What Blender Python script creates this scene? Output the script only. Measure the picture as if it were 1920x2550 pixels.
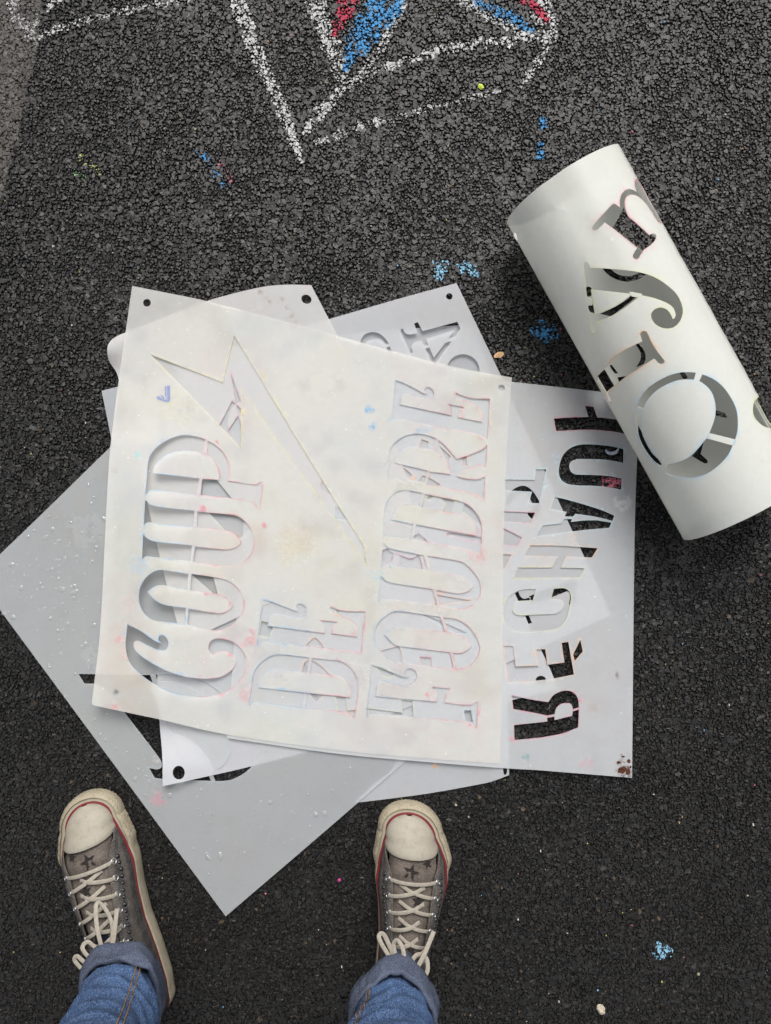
import bpy, bmesh, math, random
import numpy as np
from mathutils import Vector, Matrix
from mathutils.geometry import delaunay_2d_cdt

R = math.radians
scene = bpy.context.scene
for o in list(bpy.data.objects):
    bpy.data.objects.remove(o)

# ------------------------------------------------------------------ camera, sky, sun, exposure
CAM_H = 1.15            # the phone is held about a metre above the ground, looking straight down
S = 0.00053             # metres of ground per photograph pixel
cam = bpy.data.cameras.new('camera')
cam.sensor_fit = 'VERTICAL'; cam.sensor_height = 36.0; cam.lens = 36.0 * CAM_H / (2550 * S)
cam.clip_start = 0.02; cam.clip_end = 400
camo = bpy.data.objects.new('camera', cam)
camo.location = (0, 0, CAM_H); camo.rotation_euler = (0, 0, 0)
scene.collection.objects.link(camo); scene.camera = camo

SUN_EL, SUN_AZ = R(50), R(8)       # soft light from the far (top) side
world = bpy.data.worlds.new('World'); scene.world = world; world.use_nodes = True
wn = world.node_tree.nodes; wl = world.node_tree.links
bg = wn['Background']
sky = wn.new('ShaderNodeTexSky'); sky.sky_type = 'NISHITA'; sky.sun_disc = False
sky.sun_elevation = SUN_EL; sky.sun_rotation = SUN_AZ
sky.dust_density = 4.0; sky.air_density = 1.2; sky.ozone_density = 1.0
hs = wn.new('ShaderNodeHueSaturation'); hs.inputs['Saturation'].default_value = 0.22
wl.new(sky.outputs[0], hs.inputs['Color']); wl.new(hs.outputs[0], bg.inputs[0])
bg.inputs[1].default_value = 0.052
sl = bpy.data.lights.new('sun', 'SUN'); sl.energy = 1.5; sl.angle = R(34); sl.color = (1.0, 0.975, 0.94)
so = bpy.data.objects.new('sun', sl); scene.collection.objects.link(so)
sd = Vector((math.sin(SUN_AZ) * math.cos(SUN_EL), math.cos(SUN_AZ) * math.cos(SUN_EL), math.sin(SUN_EL)))
so.rotation_euler = sd.to_track_quat('Z', 'Y').to_euler(); so.location = sd * 20
vs = scene.view_settings
vs.view_transform = 'Standard'; vs.look = 'None'; vs.gamma = 1; vs.exposure = 1.32; vs.use_curve_mapping = False
scene.cycles.max_bounces = 6; scene.cycles.diffuse_bounces = 3; scene.cycles.glossy_bounces = 2; scene.cycles.transmission_bounces = 4; scene.cycles.transparent_max_bounces = 48
scene.cycles.caustics_reflective = False; scene.cycles.caustics_refractive = False
scene.cycles.use_denoising = True; scene.cycles.use_adaptive_sampling = True; scene.cycles.adaptive_threshold = .02

C = scene.collection
rng = np.random.default_rng(7); random.seed(7)

# ------------------------------------------------------------------ helpers
def W(px, py, z=0.0):
    """photograph pixel at height z (m) -> world x, y"""
    f = S * (CAM_H - z) / CAM_H
    return (np.asarray(px, float) - 960) * f, -(np.asarray(py, float) - 1275) * f

def tag(o, label=None, cat=None, group=None, kind=None):
    if label: o['label'] = label
    if cat: o['category'] = cat
    if group: o['group'] = group
    if kind: o['kind'] = kind
    return o

def link(name, me, mat=None, parent=None):
    o = bpy.data.objects.new(name, me); C.objects.link(o)
    if mat is not None and me is not None and not me.materials:
        for m in (mat if isinstance(mat, (list, tuple)) else [mat]): me.materials.append(m)
    if parent is not None: o.parent = parent
    return o

def mesh_np(name, V, F, smooth=False, col=None, fmat=None, base=None):
    """fast mesh from arrays; F is (n,3) or (n,4) array or a list of faces"""
    me = bpy.data.meshes.new(name)
    if isinstance(F, np.ndarray):
        k = F.shape[1]; n = len(F)
        me.vertices.add(len(V)); me.vertices.foreach_set('co', np.ascontiguousarray(V, np.float32).ravel())
        me.loops.add(n * k); me.loops.foreach_set('vertex_index', np.ascontiguousarray(F, np.int32).ravel())
        me.polygons.add(n); me.polygons.foreach_set('loop_start', np.arange(0, n * k, k, dtype=np.int32))
    else:
        me.from_pydata([tuple(v) for v in V], [], [tuple(f) for f in F]); n = len(F)
    me.update(calc_edges=True)
    me.polygons.foreach_set('use_smooth', np.full(len(me.polygons), bool(smooth)))
    if fmat is not None: me.polygons.foreach_set('material_index', np.asarray(fmat, np.int32))
    if col is not None:
        a = me.color_attributes.new('tint', 'FLOAT_COLOR', 'POINT')
        a.data.foreach_set('color', np.ascontiguousarray(col, np.float32).ravel())
    if base is not None:
        a = me.color_attributes.new('base', 'FLOAT_COLOR', 'POINT')
        a.data.foreach_set('color', np.ascontiguousarray(base, np.float32).ravel())
    me.validate(verbose=False)
    me.update()
    return me

class NT:
    """tiny node helper"""
    def __init__(s, name):
        s.m = bpy.data.materials.new(name); s.m.use_nodes = True
        s.t = s.m.node_tree; s.n = s.t.nodes; s.l = s.t.links
        s.p = s.n['Principled BSDF']; s.out = s.n['Material Output']
    def new(s, t, **kw):
        n = s.n.new(t)
        for k, v in kw.items(): setattr(n, k, v)
        return n
    def set(s, sock, v):
        if hasattr(v, 'links'): s.l.new(v, sock)
        else: sock.default_value = v
    def coord(s, which='Object', scale=(1, 1, 1), rot=(0, 0, 0)):
        tc = s.new('ShaderNodeTexCoord'); mp = s.new('ShaderNodeMapping')
        mp.inputs['Scale'].default_value = scale; mp.inputs['Rotation'].default_value = rot
        s.l.new(tc.outputs[which], mp.inputs['Vector']); return mp.outputs[0]
    def noise(s, vec, scale, detail=3, rough=0.55, out=0, dist=0.0):
        n = s.new('ShaderNodeTexNoise'); n.inputs['Scale'].default_value = scale
        n.inputs['Detail'].default_value = detail; n.inputs['Roughness'].default_value = rough
        n.inputs['Distortion'].default_value = dist
        if vec is not None: s.l.new(vec, n.inputs['Vector'])
        return n.outputs[out]
    def ramp(s, fac, lo, hi, a=0.0, b=1.0):
        n = s.new('ShaderNodeMapRange'); n.inputs[1].default_value = lo; n.inputs[2].default_value = hi
        n.inputs[3].default_value = a; n.inputs[4].default_value = b; n.clamp = True
        s.l.new(fac, n.inputs[0]); return n.outputs[0]
    def math(s, op, a, b=0.0):
        n = s.new('ShaderNodeMath', operation=op); s.set(n.inputs[0], a); s.set(n.inputs[1], b); return n.outputs[0]
    def mix(s, fac, a, b, blend='MIX'):
        n = s.new('ShaderNodeMix', data_type='RGBA', blend_type=blend)
        s.set(n.inputs[0], fac); s.set(n.inputs[6], a); s.set(n.inputs[7], b); return n.outputs[2]
    def bump(s, h, strength, dist):
        n = s.new('ShaderNodeBump'); n.inputs['Strength'].default_value = strength; n.inputs['Distance'].default_value = dist
        s.l.new(h, n.inputs['Height']); s.l.new(n.outputs[0], s.p.inputs['Normal']); return n

def rgb(r, g, b):
    """sRGB 0-255 -> linear rgba"""
    f = lambda c: (c / 255 / 12.92) if c / 255 <= 0.04045 else ((c / 255 + 0.055) / 1.055) ** 2.4
    return (f(r), f(g), f(b), 1.0)

def simple(name, col, rough=0.6, spec=0.4, var=0.12, vscale=60, bump=0.0, bscale=300, metal=0.0):
    t = NT(name); v = t.coord()
    n = t.noise(v, vscale, 4)
    dark = tuple(c * (1 - 2 * var) for c in col[:3]) + (1,); light = tuple(min(1, c * (1 + var)) for c in col[:3]) + (1,)
    t.set(t.p.inputs['Base Color'], t.mix(t.ramp(n, 0.3, 0.7), dark, light))
    t.p.inputs['Roughness'].default_value = rough; t.p.inputs['Specular IOR Level'].default_value = spec
    t.p.inputs['Metallic'].default_value = metal
    if bump: t.bump(t.noise(v, bscale, 3), bump, 0.001)
    return t.m

def smoothstep(a, b, x):
    t = np.clip((np.asarray(x, float) - a) / (b - a), 0, 1); return t * t * (3 - 2 * t)

def vnoise(x, y, scale, seed=0):
    """cheap smooth value noise in 0..1 for numpy arrays"""
    x = np.asarray(x, float) / scale; y = np.asarray(y, float) / scale
    xi = np.floor(x).astype(int); yi = np.floor(y).astype(int); fx = x - xi; fy = y - yi
    fx = fx * fx * (3 - 2 * fx); fy = fy * fy * (3 - 2 * fy)
    def h(i, j):
        n = (i * 374761393 + j * 668265263 + seed * 1274126177) & 0x7fffffff
        n = ((n ^ (n >> 13)) * 1274126177) & 0x7fffffff
        return ((n ^ (n >> 16)) & 0xffff) / 65535.0
    a = h(xi, yi) * (1 - fx) + h(xi + 1, yi) * fx; b = h(xi, yi + 1) * (1 - fx) + h(xi + 1, yi + 1) * fx
    return a * (1 - fy) + b * fy

# ------------------------------------------------------------------ asphalt
def asphalt_mat(name, dark, light, rough, brown=0.0):
    t = NT(name); v = t.coord('Object')
    at = t.new('ShaderNodeAttribute', attribute_name='tint')
    n1 = t.noise(v, 900, 2)
    base = t.mix(t.ramp(n1, 0.3, 0.75), dark, light)
    base = t.mix(at.outputs['Alpha'], base, at.outputs['Color'])
    t.set(t.p.inputs['Base Color'], base)
    t.set(t.p.inputs['Roughness'], t.ramp(n1, 0.2, 0.8, rough - 0.1, rough + 0.15))
    t.p.inputs['Specular IOR Level'].default_value = 0.5
    t.bump(n1, 0.3, 0.0010)
    return t.m

M_ASPH = asphalt_mat('bitumen', rgb(8, 7, 6), rgb(22, 20, 18), 0.47)
M_OLD = asphalt_mat('old bitumen', rgb(36, 33, 28), rgb(66, 61, 54), 0.55)
def ground_mat(name, dark, light, sc, rough):
    t = NT(name); v = t.coord('Object')
    vo = t.new('ShaderNodeTexVoronoi'); vo.inputs['Scale'].default_value = sc; t.l.new(v, vo.inputs['Vector'])
    n = t.noise(v, 700, 4)
    t.set(t.p.inputs['Base Color'], t.mix(t.ramp(n, 0.3, 0.7), dark, light))
    t.p.inputs['Roughness'].default_value = rough
    h = t.math('SUBTRACT', t.math('MULTIPLY', n, 0.4), vo.outputs['Distance'])
    t.bump(h, 0.9, 0.004)
    return t.m
M_GND_NEW = ground_mat('bitumen ground', rgb(7, 6, 6), rgb(18, 16, 15), 150, 0.5)
M_GND_OLD = ground_mat('old bitumen ground', rgb(38, 32, 25), rgb(62, 54, 44), 190, 0.75)

BX = np.array([(112, -900), (112, 0), (97, 94), (72, 187), (54, 281), (32, 378), (7, 468), (-30, 600), (-80, 800), (-160, 1100), (-400, 2000), (-700, 3600)], float)
def border_x(py):                      # left edge of the newer asphalt layer, in photograph pixels
    return np.interp(py, BX[:, 1], BX[:, 0]) + (vnoise(py, py * 0, 22, 5) - 0.5) * 14 + (vnoise(py, py * 0, 7, 6) - 0.5) * 8

def sheet_ground():
    old = link('old_asphalt', mesh_np('old_asphalt', np.array([(-60, -60, -.009), (60, -60, -.009), (60, 60, -.009), (-60, 60, -.009)], float), np.array([(0, 1, 2, 3)])), M_GND_OLD)
    tag(old, kind='structure')
    ys = np.linspace(-1500, 4200, 500); bx = border_x(ys) + 6
    X, Y = W(bx, ys)
    pts = [(40, 40)] + [(X[0], 40)] + list(zip(X, Y)) + [(X[-1], -40)] + [(40, -40)]
    bm = bmesh.new(); vs_ = [bm.verts.new((x, y, -.0034)) for x, y in pts[::-1]]; f = bm.faces.new(vs_)
    if f.normal.z < 0: f.normal_flip()
    e = bmesh.ops.extrude_face_region(bm, geom=[f])
    for g in e['geom']:
        if isinstance(g, bmesh.types.BMVert): g.co.z -= .006
    bmesh.ops.triangulate(bm, faces=bm.faces[:]); bmesh.ops.recalc_face_normals(bm, faces=bm.faces[:])
    me = bpy.data.meshes.new('asphalt'); bm.to_mesh(me); bm.free()
    new = link('asphalt', me, M_GND_NEW); tag(new, kind='structure')
    return old, new
OLD_G, NEW_G = sheet_ground()

SK = 5                                   # corners of a stone: a sunken base ring and a smaller flat top ring
STF = np.array([f for k in range(SK) for f in ((k, (k + 1) % SK, SK + (k + 1) % SK), (k, SK + (k + 1) % SK, SK + k))] + [(SK, SK + 1, SK + 2), (SK, SK + 2, SK + 3), (SK, SK + 3, SK + 4)])
SV = 2 * SK
def stones(px, py, r, ztop, flat=0.72, tilt=.075):
    """crushed, flat-topped stones bedded in the ground"""
    n = len(px); X, Y = W(px, py)
    a = (np.arange(SK) * 2 * math.pi / SK)[None] + rng.uniform(0, 6.28, n)[:, None]
    aj = a + rng.uniform(-.42, .42, (n, SK)); at = aj + rng.uniform(-.15, .15, (n, SK))
    rb = r[:, None] * rng.uniform(.85, 1.3, (n, SK)); rt = rb * rng.uniform(.42, .86, (n, SK))
    el = rng.uniform(.8, 1.25, n)[:, None]
    xb, yb = np.cos(aj) * rb * el, np.sin(aj) * rb / el; xt, yt = np.cos(at) * rt * el, np.sin(at) * rt / el
    zt = xt * rng.normal(0, tilt, n)[:, None] + yt * rng.normal(0, tilt, n)[:, None] - r[:, None] * rng.uniform(0, .14, (n, SK))
    V = np.stack([np.concatenate([xb, xt], 1) + X[:, None], np.concatenate([yb, yt], 1) + Y[:, None],
                  np.concatenate([np.repeat(-r[:, None] * flat * 1.25, SK, 1), zt], 1) + ztop[:, None]], -1)
    return V

def jgrid(x0, x1, y0, y1, step):
    gx, gy = np.meshgrid(np.arange(x0, x1, step), np.arange(y0, y1, step * .88))
    gx = gx + (np.arange(gx.shape[0]) % 2)[:, None] * step / 2
    return (gx + rng.uniform(-.38, .38, gx.shape) * step).ravel(), (gy + rng.uniform(-.38, .38, gy.shape) * step).ravel()

def make_aggregate():
    px, py = jgrid(-260, 2180, -320, 2870, 7.6)
    ox, oy = jgrid(-760, 2680, -820, 3370, 15.5)          # coarser and sparser round the outside
    out = (ox < -260) | (ox > 2180) | (oy < -320) | (oy > 2870)
    scale = np.concatenate([np.ones(len(px)), np.full(out.sum(), 1.8)]); px = np.concatenate([px, ox[out]]); py = np.concatenate([py, oy[out]])
    isnew = px > border_x(py)
    # newer layer: dark stones 4-9 mm with a few larger ones
    x, y = px[isnew], py[isnew]; n = len(x)
    size = vnoise(x, y, 60, 3)
    r = rng.gamma(6, 1, n) / 6 * .0025 * (0.8 + .4 * size)
    big = rng.random(n) < .045 + .05 * vnoise(x, y, 220, 15); r[big] *= rng.uniform(1.25, 1.8, big.sum())
    r = np.clip(r, .0013, .0062) * scale[isnew]
    und = (vnoise(x, y, 40, 11) - .5) * .0010 + (vnoise(x, y, 130, 12) - .5) * .0010
    zt = rng.normal(-.0008, .00045, n) + und - np.where(big, 0, 0)
    zt = np.minimum(zt, .0006)
    V = stones(x, y, r, zt)
    # per-stone tint: a few bluish, brownish or paler stones
    t = np.zeros((n, 4), np.float32)
    k = rng.random(n)
    g = rng.uniform(.002, .011, n) * (.75 + .5 * vnoise(x, y, 160, 77))
    t[:, 0] = g * 1.12; t[:, 1] = g * rng.uniform(.97, 1.03, n); t[:, 2] = g * rng.uniform(.82, 1.02, n)
    t[:, 3] = rng.uniform(.3, .7, n)
    br = k < .004; t[br, :3] = np.array([.22, .15, .09]) * rng.uniform(.3, .8, (br.sum(), 1)); t[br, 3] = .4
    col = np.repeat(t, SV, 0)
    F = (STF[None] + (np.arange(n) * SV)[:, None, None]).reshape(-1, 3)
    me = mesh_np('asphalt_stones', V.reshape(-1, 3), F, col=col)
    o = link('asphalt_stones', me, M_ASPH, NEW_G); tag(o, kind='stuff')
    # older layer, worn flat and dusty
    m = ~isnew
    x, y = px[m], py[m]
    x2 = x + rng.uniform(-5, 5, len(x)); y2 = y + rng.uniform(-5, 5, len(y))
    xa = np.concatenate([x, x2]); ya = np.concatenate([y, y2]); k2 = xa < border_x(ya) - 2; xa = xa[k2]; ya = ya[k2]; n = len(xa)
    r = np.clip(rng.gamma(6, 1, n) / 6 * .0030, .0016, .0062) * np.concatenate([scale[m], scale[m]])[k2]
    zt = rng.normal(-.0068, .0006, n)
    Vo = stones(xa, ya, r, zt, .6)
    t = np.zeros((n, 4), np.float32); g = rng.uniform(.02, .075, n)
    t[:, 0] = g * 1.08; t[:, 1] = g; t[:, 2] = g * .9; t[:, 3] = rng.uniform(.3, .9, n)
    F2 = (STF[None] + (np.arange(n) * SV)[:, None, None]).reshape(-1, 3)
    o2 = link('old_asphalt_stones', mesh_np('old_asphalt_stones', Vo.reshape(-1, 3), F2, col=np.repeat(t, SV, 0)), M_OLD, OLD_G); tag(o2, kind='stuff')
    return np.concatenate([V, Vo]), np.concatenate([np.zeros(len(V)), np.full(n, -.006)])
STV, STB = make_aggregate()            # stone vertices and each stone's layer level

# face data of every stone, for laying chalk on the stones' tops
_T = STV[:, STF]                       
_N = np.cross(_T[:, :, 1] - _T[:, :, 0], _T[:, :, 2] - _T[:, :, 0]); _N /= np.linalg.norm(_N, axis=2)[..., None] + 1e-12
_C = _T.mean(2)
_OK = (_N[..., 2] > .3) & (_C[..., 2] > (STB[:, None] - .0026))
CH_T = _T[_OK]; CH_N = _N[_OK]; CH_C = _C[_OK]
CH_PX = CH_C[:, 0] / S + 960; CH_PY = 1275 - CH_C[:, 1] / S
del _T, _N, _C

# ------------------------------------------------------------------ chalk on the asphalt
def chalk_mat():
    t = NT('chalk dust'); v = t.coord()
    at = t.new('ShaderNodeAttribute', attribute_name='tint')
    n = t.noise(v, 1200, 3)
    t.set(t.p.inputs['Base Color'], t.mix(t.ramp(n, .3, .7, 0, .35), at.outputs['Color'], rgb(60, 60, 64)))
    t.p.inputs['Roughness'].default_value = .95; t.p.inputs['Specular IOR Level'].default_value = .1
    return t.m
M_CHALK = chalk_mat()
WHITE = (.68, .68, .67); RED = (.62, .075, .13); BLUE = (.10, .36, .72); LBLUE = (.30, .60, .82); PINK = (.75, .22, .30); LIME = (.55, .62, .22)

def seg_dist(px, py, pts):
    """distance to a polyline whose points are (x, y, half width); returns d/halfwidth"""
    best = np.full(len(px), 1e9)
    for a, b in zip(pts[:-1], pts[1:]):
        dx, dy = b[0] - a[0], b[1] - a[1]; L = dx * dx + dy * dy + 1e-9
        t = np.clip(((px - a[0]) * dx + (py - a[1]) * dy) / L, 0, 1)
        w = a[2] + (b[2] - a[2]) * t
        best = np.minimum(best, np.hypot(px - a[0] - t * dx, py - a[1] - t * dy) / (w * 1.12))
    return best

def chalk(name, strokes, label, cat, group=None):
    """strokes: (points, colour, density); chalk lies as thin flakes on the tops of the stones it touched"""
    T = []; K = []; done = np.zeros(len(CH_PX), bool)
    for pts, colr, dens in strokes:
        p = np.array(pts, float); m = p[:, 2].max() + 12
        idx = np.where((CH_PX > p[:, 0].min() - m) & (CH_PX < p[:, 0].max() + m) & (CH_PY > p[:, 1].min() - m) & (CH_PY < p[:, 1].max() + m) & ~done)[0]
        if not len(idx): continue
        wob = (vnoise(CH_PX[idx], CH_PY[idx], 9, 21) - .5) * .7 + (vnoise(CH_PX[idx], CH_PY[idx], 30, 22) - .5) * .5
        d = seg_dist(CH_PX[idx], CH_PY[idx], pts) + wob
        prob = 1.25 * dens * np.clip(1.6 - d * .95, 0, 1) * np.clip((CH_N[idx, 2] - .1) * 1.8, 0, 1)
        patch = smoothstep(.22, .55, vnoise(CH_PX[idx], CH_PY[idx], 14, 23))
        sel = idx[(rng.random(len(idx)) < prob * (.35 + .65 * patch)) & (d < 1.45)]
        done[sel] = True
        # break every facet into small flakes and lose some of them
        A3 = CH_T[sel] + CH_N[sel][:, None] * .00016
        for _ in range(2):
            ab, bc, ca = (A3[:, 0] + A3[:, 1]) / 2, (A3[:, 1] + A3[:, 2]) / 2, (A3[:, 2] + A3[:, 0]) / 2
            A3 = np.concatenate([np.stack([A3[:, 0], ab, ca], 1), np.stack([ab, A3[:, 1], bc], 1), np.stack([ca, bc, A3[:, 2]], 1), np.stack([ab, bc, ca], 1)])
        cc_ = A3.mean(1); keep = vnoise(cc_[:, 0] * 1e4, cc_[:, 1] * 1e4, 13, 91) * .65 + rng.random(len(A3)) * .35 < .42 + .36 * dens
        A3 = A3[keep]; T.append(A3)
        c = np.array(colr) * rng.uniform(.55, 1.0, (len(A3), 1)); K.append(np.clip(c, 0, .9))
    T = np.concatenate(T); K = np.concatenate(K)
    V = T.reshape(-1, 3); col = np.ones((len(V), 4)); col[:, :3] = np.repeat(K, 3, 0)
    o = link(name, mesh_np(name, V, np.arange(len(V)).reshape(-1, 3), col=col), M_CHALK)
    tag(o, label, cat, group)
    return o

chalk('chalk_drawing', [
    ([(580, -60, 13), (592, 5, 13), (629, 106, 12), (681, 222, 11), (718, 311, 10), (745, 385, 6), (752, 405, 4)], WHITE, 1.0),
    ([(900, -70, 17), (866, 5, 16), (842, 60, 11), (834, 84, 6)], RED, 1.0),
    ([(990, -60, 28), (964, 0, 28), (912, 79, 25), (874, 138, 15), (860, 168, 6)], BLUE, 1.0),
    ([(765, -60, 15), (782, 5, 15), (808, 69, 16), (832, 135, 15), (850, 175, 13), (858, 200, 10)], WHITE, .95),
    ([(1040, -60, 7), (1003, 10, 9), (968, 84, 10), (935, 140, 9), (905, 180, 7)], WHITE, .55),
    ([(868, 210, 6), (900, 192, 8), (955, 168, 9), (1014, 148, 9), (1070, 133, 8), (1130, 118, 9), (1236, 104, 8), (1330, 92, 8), (1372, 84, 8)], WHITE, .75),
    ([(872, 205, 9), (830, 248, 10), (787, 296, 10), (762, 330, 8)], WHITE, .8),
    ([(785, 358, 6), (840, 335, 7), (903, 314, 8), (960, 298, 8), (1009, 286, 7), (1060, 272, 5), (1120, 256, 6), (1180, 240, 5), (1243, 226, 4)], WHITE, .55),
    ([(1260, -60, 9), (1300, -8, 8), (1334, 18, 8), (1362, 46, 6)], RED, 1.0),
    ([(1140, -60, 11), (1206, 6, 10), (1268, 42, 10), (1325, 74, 7)], BLUE, .9),
    ([(1090, -55, 9), (1150, -2, 9), (1190, 28, 7), (1250, 58, 8), (1320, 84, 9), (1372, 92, 9)], WHITE, .8),
    ([(1335, -60, 8), (1352, 0, 9), (1368, 35, 9), (1380, 66, 10), (1370, 100, 9), (1352, 137, 9), (1325, 180, 7), (1298, 218, 5)], WHITE, .8),
    ([(1320, 30, 6), (1345, 60, 6)], WHITE, .5),
], 'white outlined chalk letters with red and blue fill drawn on dark asphalt', 'chalk drawing')
chalk('chalk_line', [
    ([(100, 88, 6), (140, 72, 7), (180, 57, 7), (223, 45, 6), (270, 33, 6), (324, 24, 8), (396, 8, 8), (470, -8, 5)], WHITE, .6),
    ([(170, -15, 6), (140, 4, 7), (112, 22, 6)], WHITE, .6),
    ([(20, -20, 10), (36, 36, 10), (60, 66, 10), (74, 90, 8), (88, 108, 5)], WHITE, .45),
    ([(62, 62, 7), (92, 40, 8)], WHITE, .4),
], 'thin worn white chalk lines crossing the edge of the old asphalt', 'chalk line')
G = 'loose chalk smudges on the asphalt'
for pts, colr, dn, lab in [
    ([(1352, 300, 7), (1353, 316, 6)], BLUE, .9, 'upper of two small blue chalk smudges above the rolled stencil'),
    ([(1346, 360, 6), (1347, 388, 7)], BLUE, .9, 'lower of two small blue chalk smudges above the rolled stencil'),
    ([(1098, 655, 11), (1097, 684, 10)], LBLUE, .8, 'pale blue round chalk smudge, left one of the pair above the stencil stack'),
    ([(1155, 668, 12), (1170, 672, 11), (1188, 686, 5)], LBLUE, .8, 'pale blue chalk smudge, right one of the pair above the stencil stack'),
    ([(1340, 820, 13), (1366, 828, 17), (1385, 838, 6)], BLUE, .85, 'bright blue chalk smudge left of the rolled stencil'),
    ([(1645, 2355, 9), (1655, 2372, 12), (1642, 2378, 9)], LBLUE, .9, 'light blue chalk smudge alone at lower right of the asphalt'),
    ([(492, 378, 5), (520, 396, 5), (530, 415, 5), (552, 455, 6)], BLUE, .5, 'faint trail of blue chalk dust in the upper left'),
    ([(545, 402, 4), (562, 422, 4), (575, 450, 5)], PINK, .45, 'faint pink chalk trail beside the blue dust in the upper left'),
    ([(205, 393, 8), (238, 420, 8), (255, 433, 5)], LIME, .35, 'faint yellow green chalk dust at far left'),
    ([(182, 428, 6), (206, 442, 6)], (.25, .5, .2), .35, 'faint green chalk dust below the yellow dust at far left'),
    ([(1522, 1202, 14), (1545, 1208, 15)], PINK, 1.0, 'pink chalk powder showing through the letter U of the right stencil'),
]:
    chalk('chalk_smudge', [(pts, colr, dn)], lab, 'chalk mark', G)

# ------------------------------------------------------------------ plastic stencil sheets
def plastic(name, trans=.50, rough=.42, bump=.10):
    """milky, slightly see-through polypropylene; its tone and stains come with the sheet's own colour layers"""
    t = NT(name); v = t.coord('Object')
    at = t.new('ShaderNodeAttribute', attribute_name='tint'); ba = t.new('ShaderNodeAttribute', attribute_name='base')
    n3 = t.noise(v, 130, 4, .65)
    cc = t.mix(t.ramp(n3, .35, .75, 0, .16), ba.outputs['Color'], (.42, .41, .42, 1))
    k3 = t.ramp(n3, .30, .6, .5, 1)          # the stain layer is stored premultiplied
    cc = t.mix(t.math('MULTIPLY', at.outputs['Alpha'], k3), cc, (0, 0, 0, 1))
    cc = t.mix(k3, cc, at.outputs['Color'], 'ADD')
    t.set(t.p.inputs['Base Color'], cc)
    t.set(t.p.inputs['Roughness'], t.ramp(n3, .3, .7, rough - .1, rough + .12))
    t.p.inputs['Specular IOR Level'].default_value = .45
    t.bump(n3, bump, .0006)
    tl = t.new('ShaderNodeBsdfTranslucent'); t.set(tl.inputs[0], ba.outputs['Color'])
    m1 = t.new('ShaderNodeMixShader'); m1.inputs[0].default_value = .30
    t.l.new(t.p.outputs[0], m1.inputs[1]); t.l.new(tl.outputs[0], m1.inputs[2])
    tr = t.new('ShaderNodeBsdfTransparent'); tr.inputs[0].default_value = (1, 1, 1, 1)
    m2 = t.new('ShaderNodeMixShader')
    op = t.math('MULTIPLY', t.math('SUBTRACT', 1.0, t.math('MULTIPLY', at.outputs['Alpha'], .9)), trans)
    t.l.new(op, m2.inputs[0])
    t.l.new(m1.outputs[0], m2.inputs[1]); t.l.new(tr.outputs[0], m2.inputs[2]); t.l.new(m2.outputs[0], t.out.inputs[0])
    # plain underside and cut edges of the same plastic
    u = NT(name + ' underside'); a2 = u.new('ShaderNodeAttribute', attribute_name='tint'); b2 = u.new('ShaderNodeAttribute', attribute_name='base')
    cu = u.mix(1.0, u.mix(a2.outputs['Alpha'], b2.outputs['Color'], (0, 0, 0, 1)), a2.outputs['Color'], 'ADD')
    d = u.new('ShaderNodeBsdfDiffuse'); u.set(d.inputs[0], cu)
    tl = u.new('ShaderNodeBsdfTranslucent'); u.set(tl.inputs[0], b2.outputs['Color'])
    m1 = u.new('ShaderNodeMixShader'); m1.inputs[0].default_value = .30; u.l.new(d.outputs[0], m1.inputs[1]); u.l.new(tl.outputs[0], m1.inputs[2])
    tr = u.new('ShaderNodeBsdfTransparent'); m2 = u.new('ShaderNodeMixShader'); m2.inputs[0].default_value = trans
    u.l.new(m1.outputs[0], m2.inputs[1]); u.l.new(tr.outputs[0], m2.inputs[2]); u.l.new(m2.outputs[0], u.out.inputs[0])
    return (t.m, u.m)

def sheet_base(x, y, base, stain, seed):
    """the plastic's own tone with grime and yellow, pink and blue chalk haze rubbed into it"""
    b = np.array(base)[None] * np.ones((len(x), 1))
    def lay(m, colr): nonlocal b; b = b * (1 - m[:, None]) + np.array(colr)[None] * m[:, None]
    f = vnoise(x, y, 34, seed + 50) * .6 + vnoise(x, y, 14, seed + 51) * .4
    lay(smoothstep(.35, .8, vnoise(x, y, 150, seed) * .6 + vnoise(x, y, 60, seed + 9) * .4) * .22 * stain, np.array(base) * .84)
    lay(smoothstep(.55, .85, vnoise(x, y, 40, seed + 1) * .55 + f * .45) * .34 * stain, np.array(base) * np.array([.74, .72, .74]))
    lay(smoothstep(.5, .75, vnoise(x, y, 170, seed + 2)) * smoothstep(.2, .7, f) * .15 * stain, (.80, .76, .46))
    lay(smoothstep(.5, .75, vnoise(x, y, 150, seed + 3)) * smoothstep(.2, .7, f) * .15 * stain, (.82, .56, .54))
    lay(smoothstep(.5, .75, vnoise(x, y, 160, seed + 4)) * smoothstep(.3, .7, f) * .14 * stain, (.52, .64, .76))
    return b

class Z:
    """a traced zoom window: window origin and pixels per zoomed pixel"""
    def __init__(s, ox, oy, k): s.o = (ox, oy, k)
    def __call__(s, *pts):
        ox, oy, k = s.o
        return [((p[0] * k + ox), (p[1] * k + oy)) + tuple(p[2:]) for p in pts]
c = 1   # corner flag in traced outlines: (x, y, c)

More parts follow.
